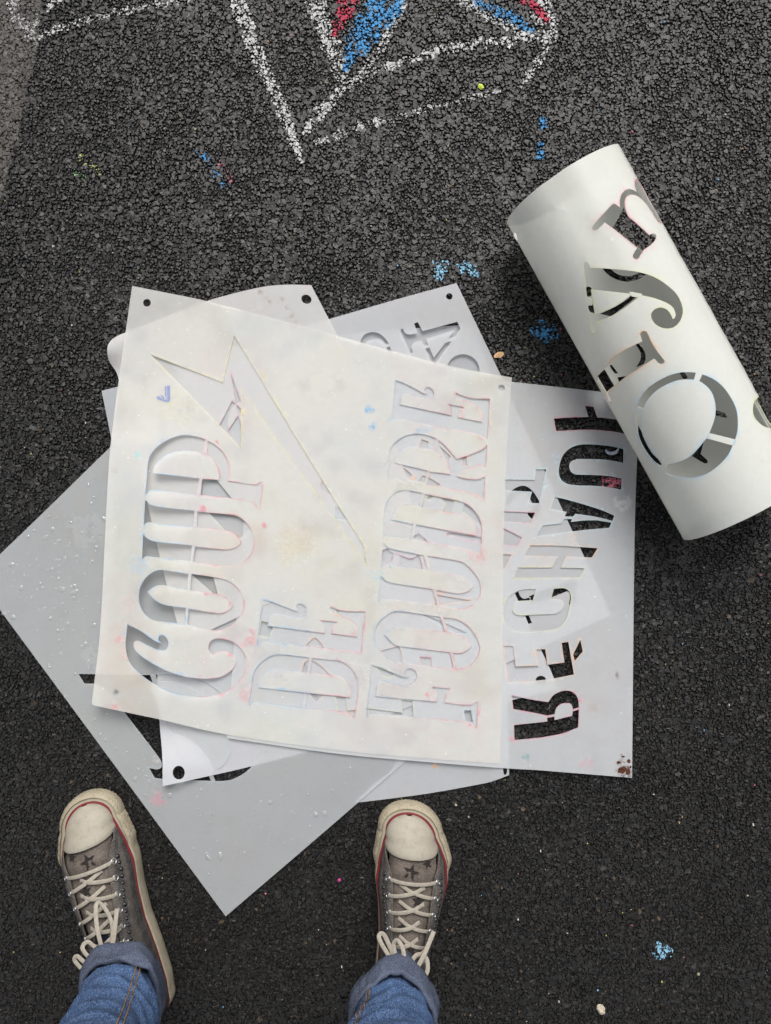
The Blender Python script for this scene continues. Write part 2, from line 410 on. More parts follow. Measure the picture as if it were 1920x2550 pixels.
def trace(pts, step=5.0):
    """closed outline: smooth Catmull-Rom through plain points, sharp at corner points; resampled"""
    n = len(pts); P = np.array([p[:2] for p in pts], float); corner = [len(p) > 2 and p[2] for p in pts]
    out = []
    for i in range(n):
        p1, p2 = P[i], P[(i + 1) % n]
        L = np.hypot(*(p2 - p1)); m = max(1, int(round(L / step)))
        if corner[i] and corner[(i + 1) % n]:
            for k in range(m): out.append(p1 + (p2 - p1) * k / m)
            continue
        m = max(m, 2)
        p0 = P[i - 1] if not corner[i] else 2 * p1 - p2
        p3 = P[(i + 2) % n] if not corner[(i + 1) % n] else 2 * p2 - p1
        def lim(v):                                  # keep tangents no longer than the segment
            l = np.hypot(*v); return v * min(1, 1.2 * L / l) if l > 0 else v
        t1 = lim((p2 - p0) / 2); t2 = lim((p3 - p1) / 2)
        for k in range(m):
            t = k / m; a = 2 * t ** 3 - 3 * t ** 2 + 1; b = t ** 3 - 2 * t ** 2 + t; d = -2 * t ** 3 + 3 * t ** 2; e = t ** 3 - t ** 2
            out.append(a * p1 + b * t1 + d * p2 + e * t2)
    return np.array(out)

def circle_pts(x, y, rx, ry=None, rot=0, n=18):
    ry = ry or rx; a = np.linspace(0, 2 * np.pi, n, endpoint=False)
    u, v = np.cos(a) * rx, np.sin(a) * ry
    return [(x + q * math.cos(rot) - w * math.sin(rot), y + q * math.sin(rot) + w * math.cos(rot)) for q, w in zip(u, v)]

def in_poly(P, px, py):
    r = np.zeros(len(px), bool)
    m = np.where((px >= P[:, 0].min()) & (px <= P[:, 0].max()) & (py >= P[:, 1].min()) & (py <= P[:, 1].max()))[0]
    if not len(m): return r
    x, y = px[m], py[m]; k = np.zeros(len(m), bool); Q = np.roll(P, -1, 0)
    for (x1, y1), (x2, y2) in zip(P, Q):
        if y1 == y2: continue
        k ^= ((y1 > y) != (y2 > y)) & (x < (x2 - x1) * (y - y1) / (y2 - y1) + x1)
    r[m] = k; return r

def sheet_mesh(name, outline, holes, to3d, thick, grid=16, bridges=(), base=(.7, .7, .7), stain=.4, seed=0, spots=(), specks=0):
    """outline and holes are 2-D loops; holes are cut right through (a loop inside a hole is an island, a bridge
    keeps a strip); returns a slab mesh with walls, bent by to3d(x, y, dz)"""
    pts = []; att = []; edges = []
    def add_loop(L, col):
        i0 = len(pts); n = len(L)
        T = np.roll(L, -1, 0) - np.roll(L, 1, 0); T /= np.hypot(T[:, 0], T[:, 1])[:, None] + 1e-9
        N = np.stack([-T[:, 1], T[:, 0]], 1)
        for i, p in enumerate(L):
            a = (0, 0, 0, 0)
            if col is not None:
                r, g, b, al = col(p[0], p[1])
                w = float(smoothstep(.2, .65, vnoise(p[0], p[1], 15, 31))) * .8 + random.random() * .45
                a = (r * .85, g * .85, b * .85, min(1, al * w * 1.5))
            pts.append(tuple(p)); att.append(a); edges.append((i0 + i, i0 + (i + 1) % n))
        if col is not None:
            for off, f in ((2.4, .42), (-2.4, .42), (8.5, 0), (-8.5, 0)):
                for i, p in enumerate(L):
                    if abs(off) > 5 and i % 2: continue
                    q = p + N[i] * off
                    r, g, b, al = col(q[0], q[1]); w = float(vnoise(q[0], q[1], 16, 32))
                    pts.append(tuple(q)); att.append((r, g, b, al * f * (max(0, w - .2) * 1.6)))
    loops_h = []
    O = trace(outline, 9); add_loop(O, None)
    for i, h in enumerate(holes):
        colr = None
        if isinstance(h, tuple): h, colr = h
        L = trace(h, 5.0); loops_h.append(L); add_loop(L, colr)
        if colr is not None and specks > 100:               # chalk rubbed over the edge here and there
            for k in range(max(1, len(L) // 34)):
                p = L[random.randrange(len(L))]; r, g, b, al = colr(p[0], p[1])
                spots = list(spots) + [(p[0] + random.uniform(-4, 4), p[1] + random.uniform(-4, 4), random.choice([6, 8, 10, 15]), (r, g, b), random.uniform(.35, .9), random.choice([4, 5, 7]))]
    B = [trace([p + (1,) for p in b], 6) for b in bridges]
    for b in B: add_loop(b, None)
    nb = len(pts)
    x0, y0 = O.min(0); x1, y1 = O.max(0)
    gx, gy = np.meshgrid(np.arange(x0 + 3.3, x1, grid), np.arange(y0 + 3.3, y1, grid))
    gx = gx.ravel() + rng.uniform(-2, 2, gx.size); gy = gy.ravel() + rng.uniform(-2, 2, gy.size)
    for x, y in zip(gx, gy): pts.append((x, y)); att.append((0, 0, 0, 0))
    for sx, sy, sr, colr, al, sc in spots:             # stains and smears
        gx, gy = np.meshgrid(np.arange(sx - sr, sx + sr, 3.2), np.arange(sy - sr, sy + sr, 3.2))
        gx = gx.ravel() + rng.uniform(-1, 1, gx.size); gy = gy.ravel() + rng.uniform(-1, 1, gy.size)
        m = smoothstep(.36, .56, vnoise(gx, gy, sc, int(sx)) * .6 + vnoise(gx, gy, sc * .45, 3) * .4 + .25 * (1 - np.hypot(gx - sx, gy - sy) / sr) - .12) * smoothstep(1, .6, np.hypot(gx - sx, gy - sy) / sr)
        for x, y, q in zip(gx, gy, m): pts.append((x, y)); att.append(tuple(colr) + (al * float(q),))
    for _ in range(specks):
        sx, sy = random.uniform(x0, x1), random.uniform(y0, y1); sr = random.uniform(1.6, 3.6)
        colr = random.choice([(.10, .08, .07), (.12, .10, .09), (.16, .10, .07), (.85, .85, .84), (.85, .85, .84), (.55, .12, .16), (.15, .35, .6), (.6, .55, .2)])
        pts.append((sx, sy)); att.append(colr + (random.uniform(.35, .9),))
        for k in range(5): pts.append((sx + sr * math.cos(k * 1.257), sy + sr * math.sin(k * 1.257))); att.append(colr + (0,))
    co, _, fc, ov, _, _ = delaunay_2d_cdt([Vector(p) for p in pts], edges, [], 0, 1e-3, True)
    P = np.array([(v.x, v.y) for v in co]); F = np.array([f for f in fc], int)
    cen = P[F].mean(1)
    hole = np.zeros(len(F), bool)
    for L in loops_h: hole ^= in_poly(L, cen[:, 0], cen[:, 1])
    for b in B: hole &= ~in_poly(b, cen[:, 0], cen[:, 1])
    F = F[in_poly(O, cen[:, 0], cen[:, 1]) & ~hole]
    A = np.zeros((len(P), 4))
    for i, o in enumerate(ov):
        if len(o): A[i] = att[min(o)]
    # orientation: photograph y points down, so flip to face up
    a, b, d = P[F[:, 0]], P[F[:, 1]], P[F[:, 2]]
    cr = (b[:, 0] - a[:, 0]) * (d[:, 1] - a[:, 1]) - (b[:, 1] - a[:, 1]) * (d[:, 0] - a[:, 0])
    F[cr > 0] = F[cr > 0][:, ::-1]
    used = np.unique(F); mp = -np.ones(len(P), int); mp[used] = np.arange(len(used)); F = mp[F]; P = P[used]; A = A[used]
    E = np.concatenate([F[:, [0, 1]], F[:, [1, 2]], F[:, [2, 0]]])
    key = np.sort(E, 1); key = key[:, 0].astype(np.int64) * len(P) + key[:, 1]
    _, inv, cnt = np.unique(key, return_inverse=True, return_counts=True)
    E = E[cnt[inv] == 1]
    top = to3d(P[:, 0], P[:, 1], 0.0); bot = to3d(P[:, 0], P[:, 1], -thick)
    n = len(P); m = len(E)
    V = np.concatenate([top, bot, top[E[:, 0]], top[E[:, 1]], bot[E[:, 1]], bot[E[:, 0]]])
    A[:, :3] *= A[:, 3:4]; Ab = A * .2
    col = np.concatenate([A, Ab, A[E[:, 0]], A[E[:, 1]], A[E[:, 1]], A[E[:, 0]]])
    q = 2 * n + np.arange(m)
    Q = np.stack([q + m, q, q + 3 * m, q + 2 * m], 1)
    Q3 = np.concatenate([Q[:, [0, 1, 2]], Q[:, [0, 2, 3]]])
    FF = np.concatenate([F, F[:, ::-1] + n, Q3])
    bb = np.ones((n, 4)); bb[:, :3] = sheet_base(P[:, 0], P[:, 1], base, stain, seed)
    bb = np.concatenate([bb, bb, bb[E[:, 0]], bb[E[:, 1]], bb[E[:, 1]], bb[E[:, 0]]])
    return mesh_np(name, V, FF, smooth=True, col=col, base=bb, fmat=np.concatenate([np.zeros(len(F)), np.ones(len(F) + len(Q3))]))

def flat3d(zf):
    """lay a sheet traced in photograph pixels at heights zf(px, py) in metres"""
    def f(x, y, dz):
        z = zf(x, y); X, Y = W(x, y, z)
        return np.stack([X, Y, z + dz], 1)
    return f

def chalk_split(xs, left, right, al=.95, w=14):
    def f(x, y):
        t = 1 / (1 + math.exp(-(x - xs) / w)); return tuple(l * (1 - t) + r * t for l, r in zip(left, right)) + (al,)
    return f
def chalk_one(col, al=.9): return lambda x, y: tuple(col) + (al,)
cRED = (.6, .06, .1); cBLUE = (.09, .38, .70); cPINK = (.70, .11, .20); cYEL = (.72, .64, .20); cORG = (.85, .42, .18); cCYAN = (.42, .72, .78); cLIME = (.62, .68, .25); cWHITE = (.8, .8, .78)

def wave(x, y): return .0006 * np.sin(np.asarray(x) / 95 + np.asarray(y) / 160) + .0006 * np.sin(np.asarray(y) / 120 - np.asarray(x) / 210)
# traced windows
z1 = Z(220, 680, .3121); z2 = Z(220, 1040, .3001); z3 = Z(180, 1480, .3001); z5 = Z(880, 920, .2401); z6 = Z(880, 1340, .2401)
zr1 = Z(1200, 940, .2761); zr2 = Z(1200, 1400, .2761); ze = Z(560, 1460, .2401); zc = Z(1220, 1150, .2041); zt = Z(880, 760, .2401)
t1 = Z(1240, 340, .4082); t2 = Z(1500, 760, .2521); tl_ = Z(1400, 820, .3121)

# ---- the top sheet: C O U P / D E / F O U D R E and a lightning bolt
COUP = chalk_split(490, cBLUE, cPINK, .95); DE = chalk_split(775, cBLUE, cPINK, .95); FO = chalk_split(1060, (.16, .40, .58), cPINK, .9, 30); BOLT = chalk_one(cYEL, .85)
top_holes = [
    ([(376, 883, c), (555.5, 953, c), (583, 835, c), (731, 1080, c), (845, 1264, c), (904, 1357, c), (913, 1405, c), (870, 1342, c), (812, 1260, c), (680, 1080, c), (600, 964, c), (600, 1117, c), (573, 1086, c)], BOLT),
    # P
    (z2((970, 180, c), (900, 158), (800, 145), (700, 165), (600, 220), (540, 275), (500, 350), (488, 470), (480, 560), (472, 634, c), (495, 622), (502, 605), (580, 600), (895, 640, c), (920, 505, c), (535, 460, c), (545, 410), (590, 350), (650, 305), (730, 280), (820, 272), (900, 285), (950, 303, c)), COUP),
    (z2((990, 190, c), (1050, 225), (1110, 280), (1150, 350), (1170, 430), (1158, 525, c), (1330, 552), (1400, 557), (1420, 540, c), (1442, 535, c), (1440, 600), (1420, 740, c), (1395, 740, c), (1390, 715), (1340, 690), (1180, 668), (932, 640, c), (945, 510, c), (1085, 515, c), (1092, 470), (1075, 410), (1030, 340), (985, 305, c)), COUP),
    # U
    (z2((470, 690, c), (485, 690), (510, 720), (580, 740), (880, 772, c), (870, 905, c), (600, 880), (510, 868), (475, 878), (460, 897, c)), COUP),
    (z2((905, 778, c), (1210, 810), (1280, 845), (1340, 910), (1370, 990), (1370, 1060), (1345, 1140), (1290, 1190), (1220, 1220), (1100, 1228), (870, 1195, c), (885, 1070, c), (1130, 1095), (1190, 1090), (1240, 1070), (1270, 1035, c), (1245, 990), (1190, 945), (1130, 935), (900, 905, c)), COUP),
    (z2((455, 970, c), (475, 990), (520, 1020), (600, 1035), (860, 1060, c), (845, 1192, c), (480, 1150), (465, 1158), (445, 1175, c)), COUP),
    # O
    (z2((830, 1297, c), (620, 1265), (550, 1275), (480, 1325), (435, 1400), (420, 1480), (430, 1560), (470, 1630), (540, 1680), (610, 1693), (800, 1712, c), (808, 1580, c), (640, 1555), (560, 1520), (490, 1447, c), (540, 1405), (610, 1390), (820, 1425, c)), COUP),
    (z2((857, 1297, c), (1080, 1330), (1170, 1360), (1240, 1420), (1283, 1500), (1287, 1550), (1277, 1616), (1237, 1676), (1167, 1736), (1087, 1763), (967, 1756), (822, 1718, c), (832, 1586, c), (1067, 1623), (1137, 1616), (1202, 1566, c), (1150, 1500), (1090, 1468), (845, 1430, c)), COUP),
    # C
    (z3((458, 250, c), (560, 300), (650, 365), (700, 395), (742, 405, c), (720, 385), (715, 365), (725, 345), (750, 338), (780, 360), (797, 400), (790, 440), (765, 465), (700, 455), (640, 430), (580, 400), (540, 385), (515, 395), (508, 420), (520, 460), (570, 510), (640, 560), (760, 625), (900, 675), (1010, 695), (1130, 700), (1230, 685), (1310, 640), (1350, 590), (1355, 540), (1320, 490), (1250, 470), (1190, 480), (1175, 503, c), (1150, 490), (1130, 450), (1140, 400), (1180, 370), (1240, 368), (1320, 390), (1390, 440), (1430, 500), (1445, 560), (1430, 640), (1380, 730), (1300, 795), (1200, 835), (1080, 850), (950, 840), (800, 800), (660, 730), (560, 655), (480, 570), (450, 490), (443, 400)), COUP),
    # D E
    (ze((870, 740, c), (600, 708), (520, 712), (450, 740), (380, 790), (320, 860), (293, 930), (275, 1050), (250, 1200), (252, 1230), (265, 1238), (280, 1225), (295, 1208), (420, 1212), (800, 1262, c), (825, 1105, c), (345, 1050, c), (350, 1000), (380, 930), (440, 880), (520, 862), (850, 895, c)), DE),
    (ze((905, 745, c), (1150, 770), (1220, 785), (1300, 840), (1350, 910), (1378, 980), (1380, 1100), (1345, 1360, c), (1320, 1360), (1310, 1330), (1270, 1305), (835, 1265, c), (850, 1107, c), (1300, 1153, c), (1308, 1090), (1295, 1030), (1240, 960), (1180, 930), (885, 900, c)), DE),
    (ze((400, 145, c), (460, 155), (600, 205), (730, 255), (768, 258, c), (745, 240), (740, 205), (765, 182), (800, 185), (835, 215), (845, 250), (830, 300), (790, 325), (740, 325), (600, 297), (520, 283), (470, 300), (455, 340), (440, 410, c), (1035, 488, c), (1035, 430), (1020, 380), (995, 352, c), (1165, 370, c), (1155, 390), (1120, 410), (1102, 490, c), (1368, 525, c), (1375, 430), (1340, 380), (1280, 335), (1200, 300), (1110, 270), (1088, 240), (1095, 215), (1150, 235), (1250, 258), (1460, 262, c), (1430, 500), (1415, 690, c), (1350, 680), (840, 620), (440, 578), (385, 580), (360, 605), (342, 610, c), (338, 590), (345, 500), (380, 250)), DE),
    # F
    (z6((190, 1318, c), (300, 1350), (420, 1405), (520, 1445), (580, 1443, c), (550, 1425), (540, 1390), (560, 1358), (600, 1355), (640, 1380), (658, 1430), (640, 1480), (590, 1515), (530, 1525), (430, 1505), (320, 1480), (270, 1485), (245, 1520), (232, 1642, c), (868, 1700, c), (872, 1620), (860, 1590), (835, 1575), (825, 1545, c), (1000, 1562, c), (995, 1578), (965, 1600), (942, 1705, c), (1120, 1730), (1220, 1730), (1255, 1715), (1270, 1695), (1290, 1695, c), (1280, 1960, c), (1260, 1955), (1245, 1930), (1180, 1905), (640, 1855), (200, 1815), (170, 1830), (160, 1855), (140, 1858), (138, 1840, c)), FO),
    # O
    (z6((900, 818, c), (490, 760), (400, 770), (300, 840), (240, 920), (218, 1020), (235, 1110), (290, 1190), (370, 1250), (460, 1285), (1040, 1355, c), (1000, 1185, c), (470, 1120), (400, 1085), (318, 1000, c), (370, 955), (430, 925), (490, 925), (950, 972, c)), FO),
    (z6((935, 825, c), (1060, 840), (1150, 885), (1230, 960), (1290, 1060), (1312, 1140), (1290, 1220), (1240, 1290), (1170, 1340), (1070, 1358, c), (1035, 1190, c), (1110, 1195), (1170, 1170), (1228, 1120, c), (1170, 1050), (1090, 1000), (985, 978, c)), FO),
    # U
    (z6((310, 60, c), (325, 60), (340, 85), (400, 115), (725, 178, c), (770, 330, c), (480, 290), (340, 278), (310, 300), (290, 310, c)), FO),
    (z6((765, 183, c), (1100, 240), (1180, 285), (1260, 370), (1305, 440), (1318, 510), (1310, 590), (1260, 670), (1180, 720), (1090, 735), (900, 700, c), (860, 540, c), (1080, 575), (1160, 565), (1210, 540), (1238, 505, c), (1200, 450), (1140, 405), (1080, 385), (810, 343, c)), FO),
    (z6((285, 395, c), (305, 410), (330, 440), (400, 465), (820, 530, c), (865, 690, c), (420, 640), (300, 632), (280, 655), (260, 655, c)), FO),
    # D
    (z5((712, 1280, c), (560, 1255), (480, 1262), (410, 1300), (350, 1380), (330, 1470), (315, 1735, c), (330, 1730), (360, 1718), (590, 1745, c), (620, 1610, c), (390, 1560, c), (400, 1510), (440, 1440), (500, 1405), (560, 1395), (685, 1420, c)), FO),
    (z5((740, 1290, c), (900, 1325), (1100, 1365), (1180, 1400), (1260, 1470), (1310, 1550), (1330, 1640), (1325, 1932, c), (1290, 1900), (1200, 1870), (1000, 1830), (622, 1757, c), (652, 1610, c), (1275, 1725, c), (1285, 1670), (1255, 1600), (1200, 1545), (1120, 1505), (710, 1430, c)), FO),
    # R
    (z5((860, 715, c), (760, 680), (670, 668), (560, 680), (470, 730), (400, 800), (375, 870), (370, 1000), (358, 1135), (375, 1140), (390, 1122), (420, 1120), (735, 1172, c), (770, 1050, c), (430, 970, c), (445, 910), (500, 845), (570, 805), (650, 800), (830, 840, c)), FO),
    (z5((887, 735, c), (950, 790), (1020, 870), (1070, 930, c), (1170, 900), (1300, 850), (1345, 825), (1385, 790, c), (1380, 900), (1370, 1010), (1345, 1000), (1320, 990), (1250, 1005), (1170, 1030), (1100, 1070), (1072, 1105, c), (1130, 1125), (1220, 1140), (1290, 1140), (1330, 1130), (1345, 1115), (1365, 1120, c), (1350, 1340, c), (1330, 1335), (1310, 1310), (1200, 1275), (900, 1215), (765, 1190, c), (795, 1060, c), (1008, 1088, c), (1000, 1020), (970, 960), (920, 900), (855, 850, c)), FO),
    # E
    (z5((440, 112, c), (520, 140), (640, 200), (720, 245), (770, 255, c), (745, 235), (742, 205), (770, 182), (810, 200), (838, 250), (825, 290), (790, 305), (740, 300), (640, 275), (560, 250), (510, 255), (490, 280), (482, 362, c), (1020, 478, c), (1020, 430), (1005, 385), (985, 360, c), (1140, 388, c), (1130, 405), (1100, 420), (1085, 495, c), (1338, 545, c), (1342, 470), (1310, 410), (1250, 360), (1180, 325), (1100, 310), (1065, 280), (1065, 243, c), (1140, 275), (1240, 300), (1415, 305, c), (1400, 550), (1390, 730, c), (1350, 700), (1200, 650), (900, 600), (600, 535), (470, 515), (435, 512), (415, 520), (400, 525, c)), FO),
    circle_pts(366, 754, 9.5), circle_pts(1249, 966, 8.2),
]
top_outline = [(329, 712, c), (425, 731), (520, 751), (700, 799), (841, 837), (1111, 909), (1275, 940, c), (1264, 1074), (1253, 1376), (1250, 1700), (1245, 1902, c), (1080, 1890), (840, 1868), (565, 1829), (400, 1792), (240, 1758), (230, 1754), (229, 1748), (234, 1705), (250, 1560), (269, 1190), (283, 1040)]
def z_top(x, y):
    z = .0098 + .0215 * smoothstep(600, 235, x) * smoothstep(900, 1250, y)
    z = z + .006 * smoothstep(520, 300, x) * smoothstep(1100, 800, y) + .003 * smoothstep(1150, 1280, x) * smoothstep(1100, 930, y)
    z = z + .0035 * np.exp(-((x - 545 - (y - 740) * .28) / 26) ** 2) * smoothstep(905, 745, y)
    return z + wave(x, y)
M_TOP = plastic('yellowed plastic', .55, .38)
GS = 'stencil sheets in the pile'
o = link('stencil_sheet', sheet_mesh('stencil_top', top_outline, top_holes, flat3d(z_top), .0006, base=(.80, .792, .755), stain=1.0, seed=20, spots=[(395, 985, 10, (.2, .2, .3), .0, 9), (322, 1505, 36, cPINK, .18, 12), (300, 1590, 26, cPINK, .5, 9), (310, 1625, 22, cPINK, .5, 9), (285, 1760, 14, cPINK, .6, 9), (290, 1722, 10, (.05, .05, .06), .9, 6), (618, 1590, 34, cPINK, .55, 14), (620, 1735, 34, cPINK, .4, 16), (735, 1360, 66, cYEL, .22, 3.4), (770, 1305, 30, (.25, .16, .1), .4, 3.4), (343, 1410, 34, cBLUE, .4, 8), (341, 1132, 8, (.05, .5, .5), .8, 5), (536, 1100, 8, cRED, .9, 6), (507, 1270, 16, cPINK, .8, 6), (658, 1308, 10, cPINK, .7, 5), (922, 1020, 18, cBLUE, .9, 5), (928, 1060, 14, cBLUE, .95, 5), (1063, 1070, 14, cBLUE, .9, 5), (1048, 1078, 20, cBLUE, .5, 6), (1190, 1380, 30, cPINK, .8, 6), (1068, 1730, 12, cPINK, .9, 4), (942, 1436, 22, (.3, .6, .8), .9, 5), (284, 1170, 14, (.3, .2, .1), .6, 4), (490, 1815, 14, (.45, .36, .2), .6, 5), (640, 950, 40, cYEL, .3, 14), (450, 1010, 60, cYEL, .22, 16), (800, 960, 60, (.85, .66, .48), .10, 24), (1010, 1230, 40, (.45, .45, .48), .5, 18), (1080, 1500, 60, (.45, .45, .48), .5, 18), (960, 1480, 50, (.45, .45, .48), .4, 20), (890, 1680, 40, (.45, .45, .48), .5, 16), (700, 1660, 50, (.45, .45, .48), .4, 16), (1150, 1420, 50, (.45, .45, .48), .35, 18)], specks=420), M_TOP)
tag(o, 'cream stencil on top of the pile, cut with COUP DE FOUDRE and a lightning bolt', 'stencil', GS)
TOP_SHEET = o

# ---- right sheet: R E C H A U F ... with a second line beneath
PK = chalk_one(cPINK, .7); OR = chalk_one(cORG, .7); LM = chalk_one(cLIME, .55); CY = chalk_one(cCYAN, .6); HY = chalk_split(1330, cORG, cYEL, .6, 40)
def H_col(x, y): 
    return (cORG if y < 1400 else cYEL) + (.65,)
sr_holes = [
    (zr1((932, 258, c), (1005, 262, c), (1040, 360, c), (1180, 375), (1300, 400), (1400, 430, c), (1390, 545, c), (1240, 497), (1100, 478), (950, 470), (672, 482, c), (650, 372, c), (780, 362), (962, 357, c)), PK),
    (zr1((1277, 645, c), (1160, 620), (1020, 605), (900, 605), (810, 630), (740, 690), (705, 770), (695, 860), (715, 920), (760, 955), (830, 970), (1000, 977), (1150, 990), (1255, 1012, c), (1262, 912, c), (1150, 890), (1020, 880), (860, 875), (810, 855), (788, 810), (800, 765), (850, 738), (930, 735), (1100, 740), (1190, 752), (1275, 770, c)), CY),
    (zr1((672, 1080, c), (780, 1105), (920, 1145), (1060, 1190), (1195, 1245, c), (1178, 1293, c), (1020, 1255), (845, 1230, c), (822, 1255, c), (748, 1253, c), (767, 1212, c), (620, 1185, c), (658, 1078, c)), CY),
    (zr1((1168, 1310, c), (1148, 1357, c), (980, 1370), (815, 1388), (495, 1430, c), (548, 1335, c), (720, 1315, c), (742, 1275, c), (815, 1277, c), (803, 1303, c), (920, 1290), (1040, 1288, c)), CY),
    (zr1((440, 1515, c), (700, 1518), (1043, 1540, c), (992, 1623, c), (760, 1615, c), (712, 1715, c), (925, 1720, c), (880, 1805, c), (290, 1808, c), (330, 1715, c), (632, 1715, c), (685, 1617, c), (388, 1608, c)), H_col),
    (zr2((487, 243, c), (400, 243), (310, 265), (240, 320), (205, 390), (195, 470), (215, 550), (270, 605), (340, 628), (420, 630), (560, 618), (660, 605), (720, 570), (765, 500), (790, 400), (803, 310), (785, 260), (740, 235), (650, 240, c), (623, 335, c), (690, 335), (730, 350), (735, 390), (710, 440), (660, 465), (560, 470), (340, 480), (295, 465), (275, 430), (285, 390), (310, 355), (350, 348), (460, 342, c)), LM),
    (zr2((200, 755, c), (280, 757, c), (305, 940, c), (512, 933, c), (495, 787, c), (572, 785, c), (590, 925, c), (745, 905, c), (720, 728, c), (780, 718, c), (830, 1013, c), (640, 1050), (470, 1070), (245, 1085, c)), OR),
    (zr2((888, 700, c), (910, 805, c), (838, 890, c), (823, 832, c)), OR),
    (zr2((270, 1202, c), (450, 1240), (600, 1262, c), (640, 1205), (700, 1170), (770, 1158), (830, 1180), (865, 1230), (875, 1308, c), (820, 1325, c), (810, 1285), (775, 1270), (710, 1280), (670, 1320), (655, 1372, c), (590, 1382, c), (440, 1352), (285, 1325, c)), PK),
    (zr2((875, 1330, c), (868, 1490, c), (740, 1540), (600, 1570), (450, 1590), (295, 1603, c), (290, 1470, c), (590, 1437, c), (590, 1405, c), (655, 1392, c), (655, 1425, c), (815, 1385, c), (820, 1345, c)), PK),
    # second line, mostly under the cream sheet
    (zc((560, 92, c), (685, 92, c), (600, 505, c), (475, 500, c), (515, 365, c), (150, 345, c), (150, 215, c), (548, 222, c)), CY),
    (zc((60, 600, c), (550, 622, c), (495, 742, c), (60, 725, c)), PK),
    (zc((60, 770, c), (170, 815, c), (388, 922, c), (330, 1020, c), (60, 1005, c)), PK),
    (zc((40, 1125, c), (265, 1132, c), (180, 1300, c), (40, 1300, c)), OR),
    # fragments of the further line that show through D E F O U D R E
    (z5((705, 722, c), (778, 748, c), (770, 830, c), (690, 815, c)), OR),
    (z5((475, 985, c), (610, 1090, c), (585, 1130, c), (420, 1020, c)), OR),
    (z5((722, 1098, c), (800, 1130, c), (905, 1195, c), (850, 1215, c), (670, 1165, c)), OR),
    (z5((1125, 915, c), (1172, 900, c), (1180, 1000, c), (1128, 990, c)), OR),
    (z5((890, 790, c), (1010, 900, c), (985, 960, c), (930, 880, c)), OR),
    (z5((800, 1300, c), (828, 1318, c), (795, 1357, c), (757, 1335, c)), LM),
    (z5((900, 1325, c), (1048, 1360, c), (1015, 1480, c), (930, 1470, c), (958, 1400)), LM),
    (z5((1158, 1380, c), (1290, 1460, c), (1350, 1640, c), (1125, 1465, c)), LM),
    (z5((985, 1690, c), (1345, 1745, c), (1345, 1800, c), (975, 1715, c)), PK),
    (z5((330, 1640, c), (440, 1605), (560, 1640), (660, 1690), (770, 1780, c), (330, 1790, c)), PK),
    (z6((310, 70, c), (400, 150), (500, 185), (600, 215), (680, 170, c), (720, 330, c), (480, 290, c), (500, 190, c), (410, 160), (400, 230), (360, 262), (300, 235, c)), PK),
    (z6((850, 690, c), (880, 590, c), (1220, 648, c)), OR),
    (z6((280, 1170, c), (470, 1120, c), (500, 1200), (500, 1290, c), (380, 1270, c)), OR),
    (z6((695, 1232, c), (805, 1242, c), (810, 1340, c), (700, 1325, c)), PK),
    (z6((700, 780, c), (930, 870, c), (1180, 985, c), (1060, 990, c), (900, 900, c)), CY),
    (z6((250, 1345, c), (430, 1405, c), (380, 1440), (300, 1420)), LM),
    (z6((140, 1765, c), (510, 1812, c), (500, 1680, c), (610, 1690, c), (625, 1870, c), (140, 1860, c)), LM),
    (z6((1147, 1787, c), (1220, 1785, c), (1242, 1912, c), (1165, 1898, c)), CY),
    (ze((380, 360, c), (450, 375, c), (500, 430, c), (455, 525, c), (355, 505, c)), LM),
    (ze((835, 615, c), (920, 540), (950, 540), (1035, 640, c)), OR),
    (ze((800, 890, c), (830, 790), (900, 770), (1000, 830), (1085, 920, c)), OR),
    (ze((870, 1100, c), (945, 1200, c), (1035, 1120, c)), OR),
    (ze((1150, 1140, c), (1250, 1150, c), (1270, 1310, c), (1180, 1300, c)), LM),
    (ze((1265, 1290, c), (1350, 1285, c), (1340, 1370, c), (1290, 1350, c)), OR),
    (ze((1150, 245, c), (1190, 255, c), (1175, 300, c)), LM),
]
sr_outline = [(565, 1838, c), (840, 1877), (1080, 1899), (1269, 1914), (1340, 1918), (1574, 1937, c), (1579, 1428), (1582, 1271), (1586, 1155), (1592, 986, c), (1490, 975), (1276, 951), (640, 886, c)]
def z_sr(x, y):
    return .0080 - .0035 * smoothstep(1400, 1600, x) + .0012 * smoothstep(1700, 1940, y) * smoothstep(1500, 1250, x) + wave(x, y)
M_SR = plastic('blue white plastic', .50, .40)
o = link('stencil_sheet', sheet_mesh('stencil_right', sr_outline, sr_holes, flat3d(z_sr), .0005, base=(.715, .73, .748), stain=.45, seed=40, spots=[(1555, 1914, 30, (.10, .045, .03), 1.0, 8), (1560, 1922, 22, (.07, .03, .02), 1.0, 7), (1568, 1890, 10, (.14, .07, .04), 1.0, 6), (1545, 1882, 9, (.10, .06, .04), .9, 6), (1310, 1888, 14, (.06, .28, .32), .8, 6), (1475, 1760, 22, (.35, .30, .2), .45, 8), (1535, 1680, 9, (.12, .09, .06), .9, 5), (1460, 1900, 24, cPINK, .35, 6), (1385, 1140, 18, cBLUE, .4, 8), (1550, 1250, 30, (.85, .85, .86), .5, 9), (1425, 1340, 20, cORG, .25, 10)], specks=170), M_SR)
tag(o, 'pale stencil cut with R\u00c9CHAUF, jutting out right of the pile, rust stained corner', 'stencil', GS)
RIGHT_SHEET = o

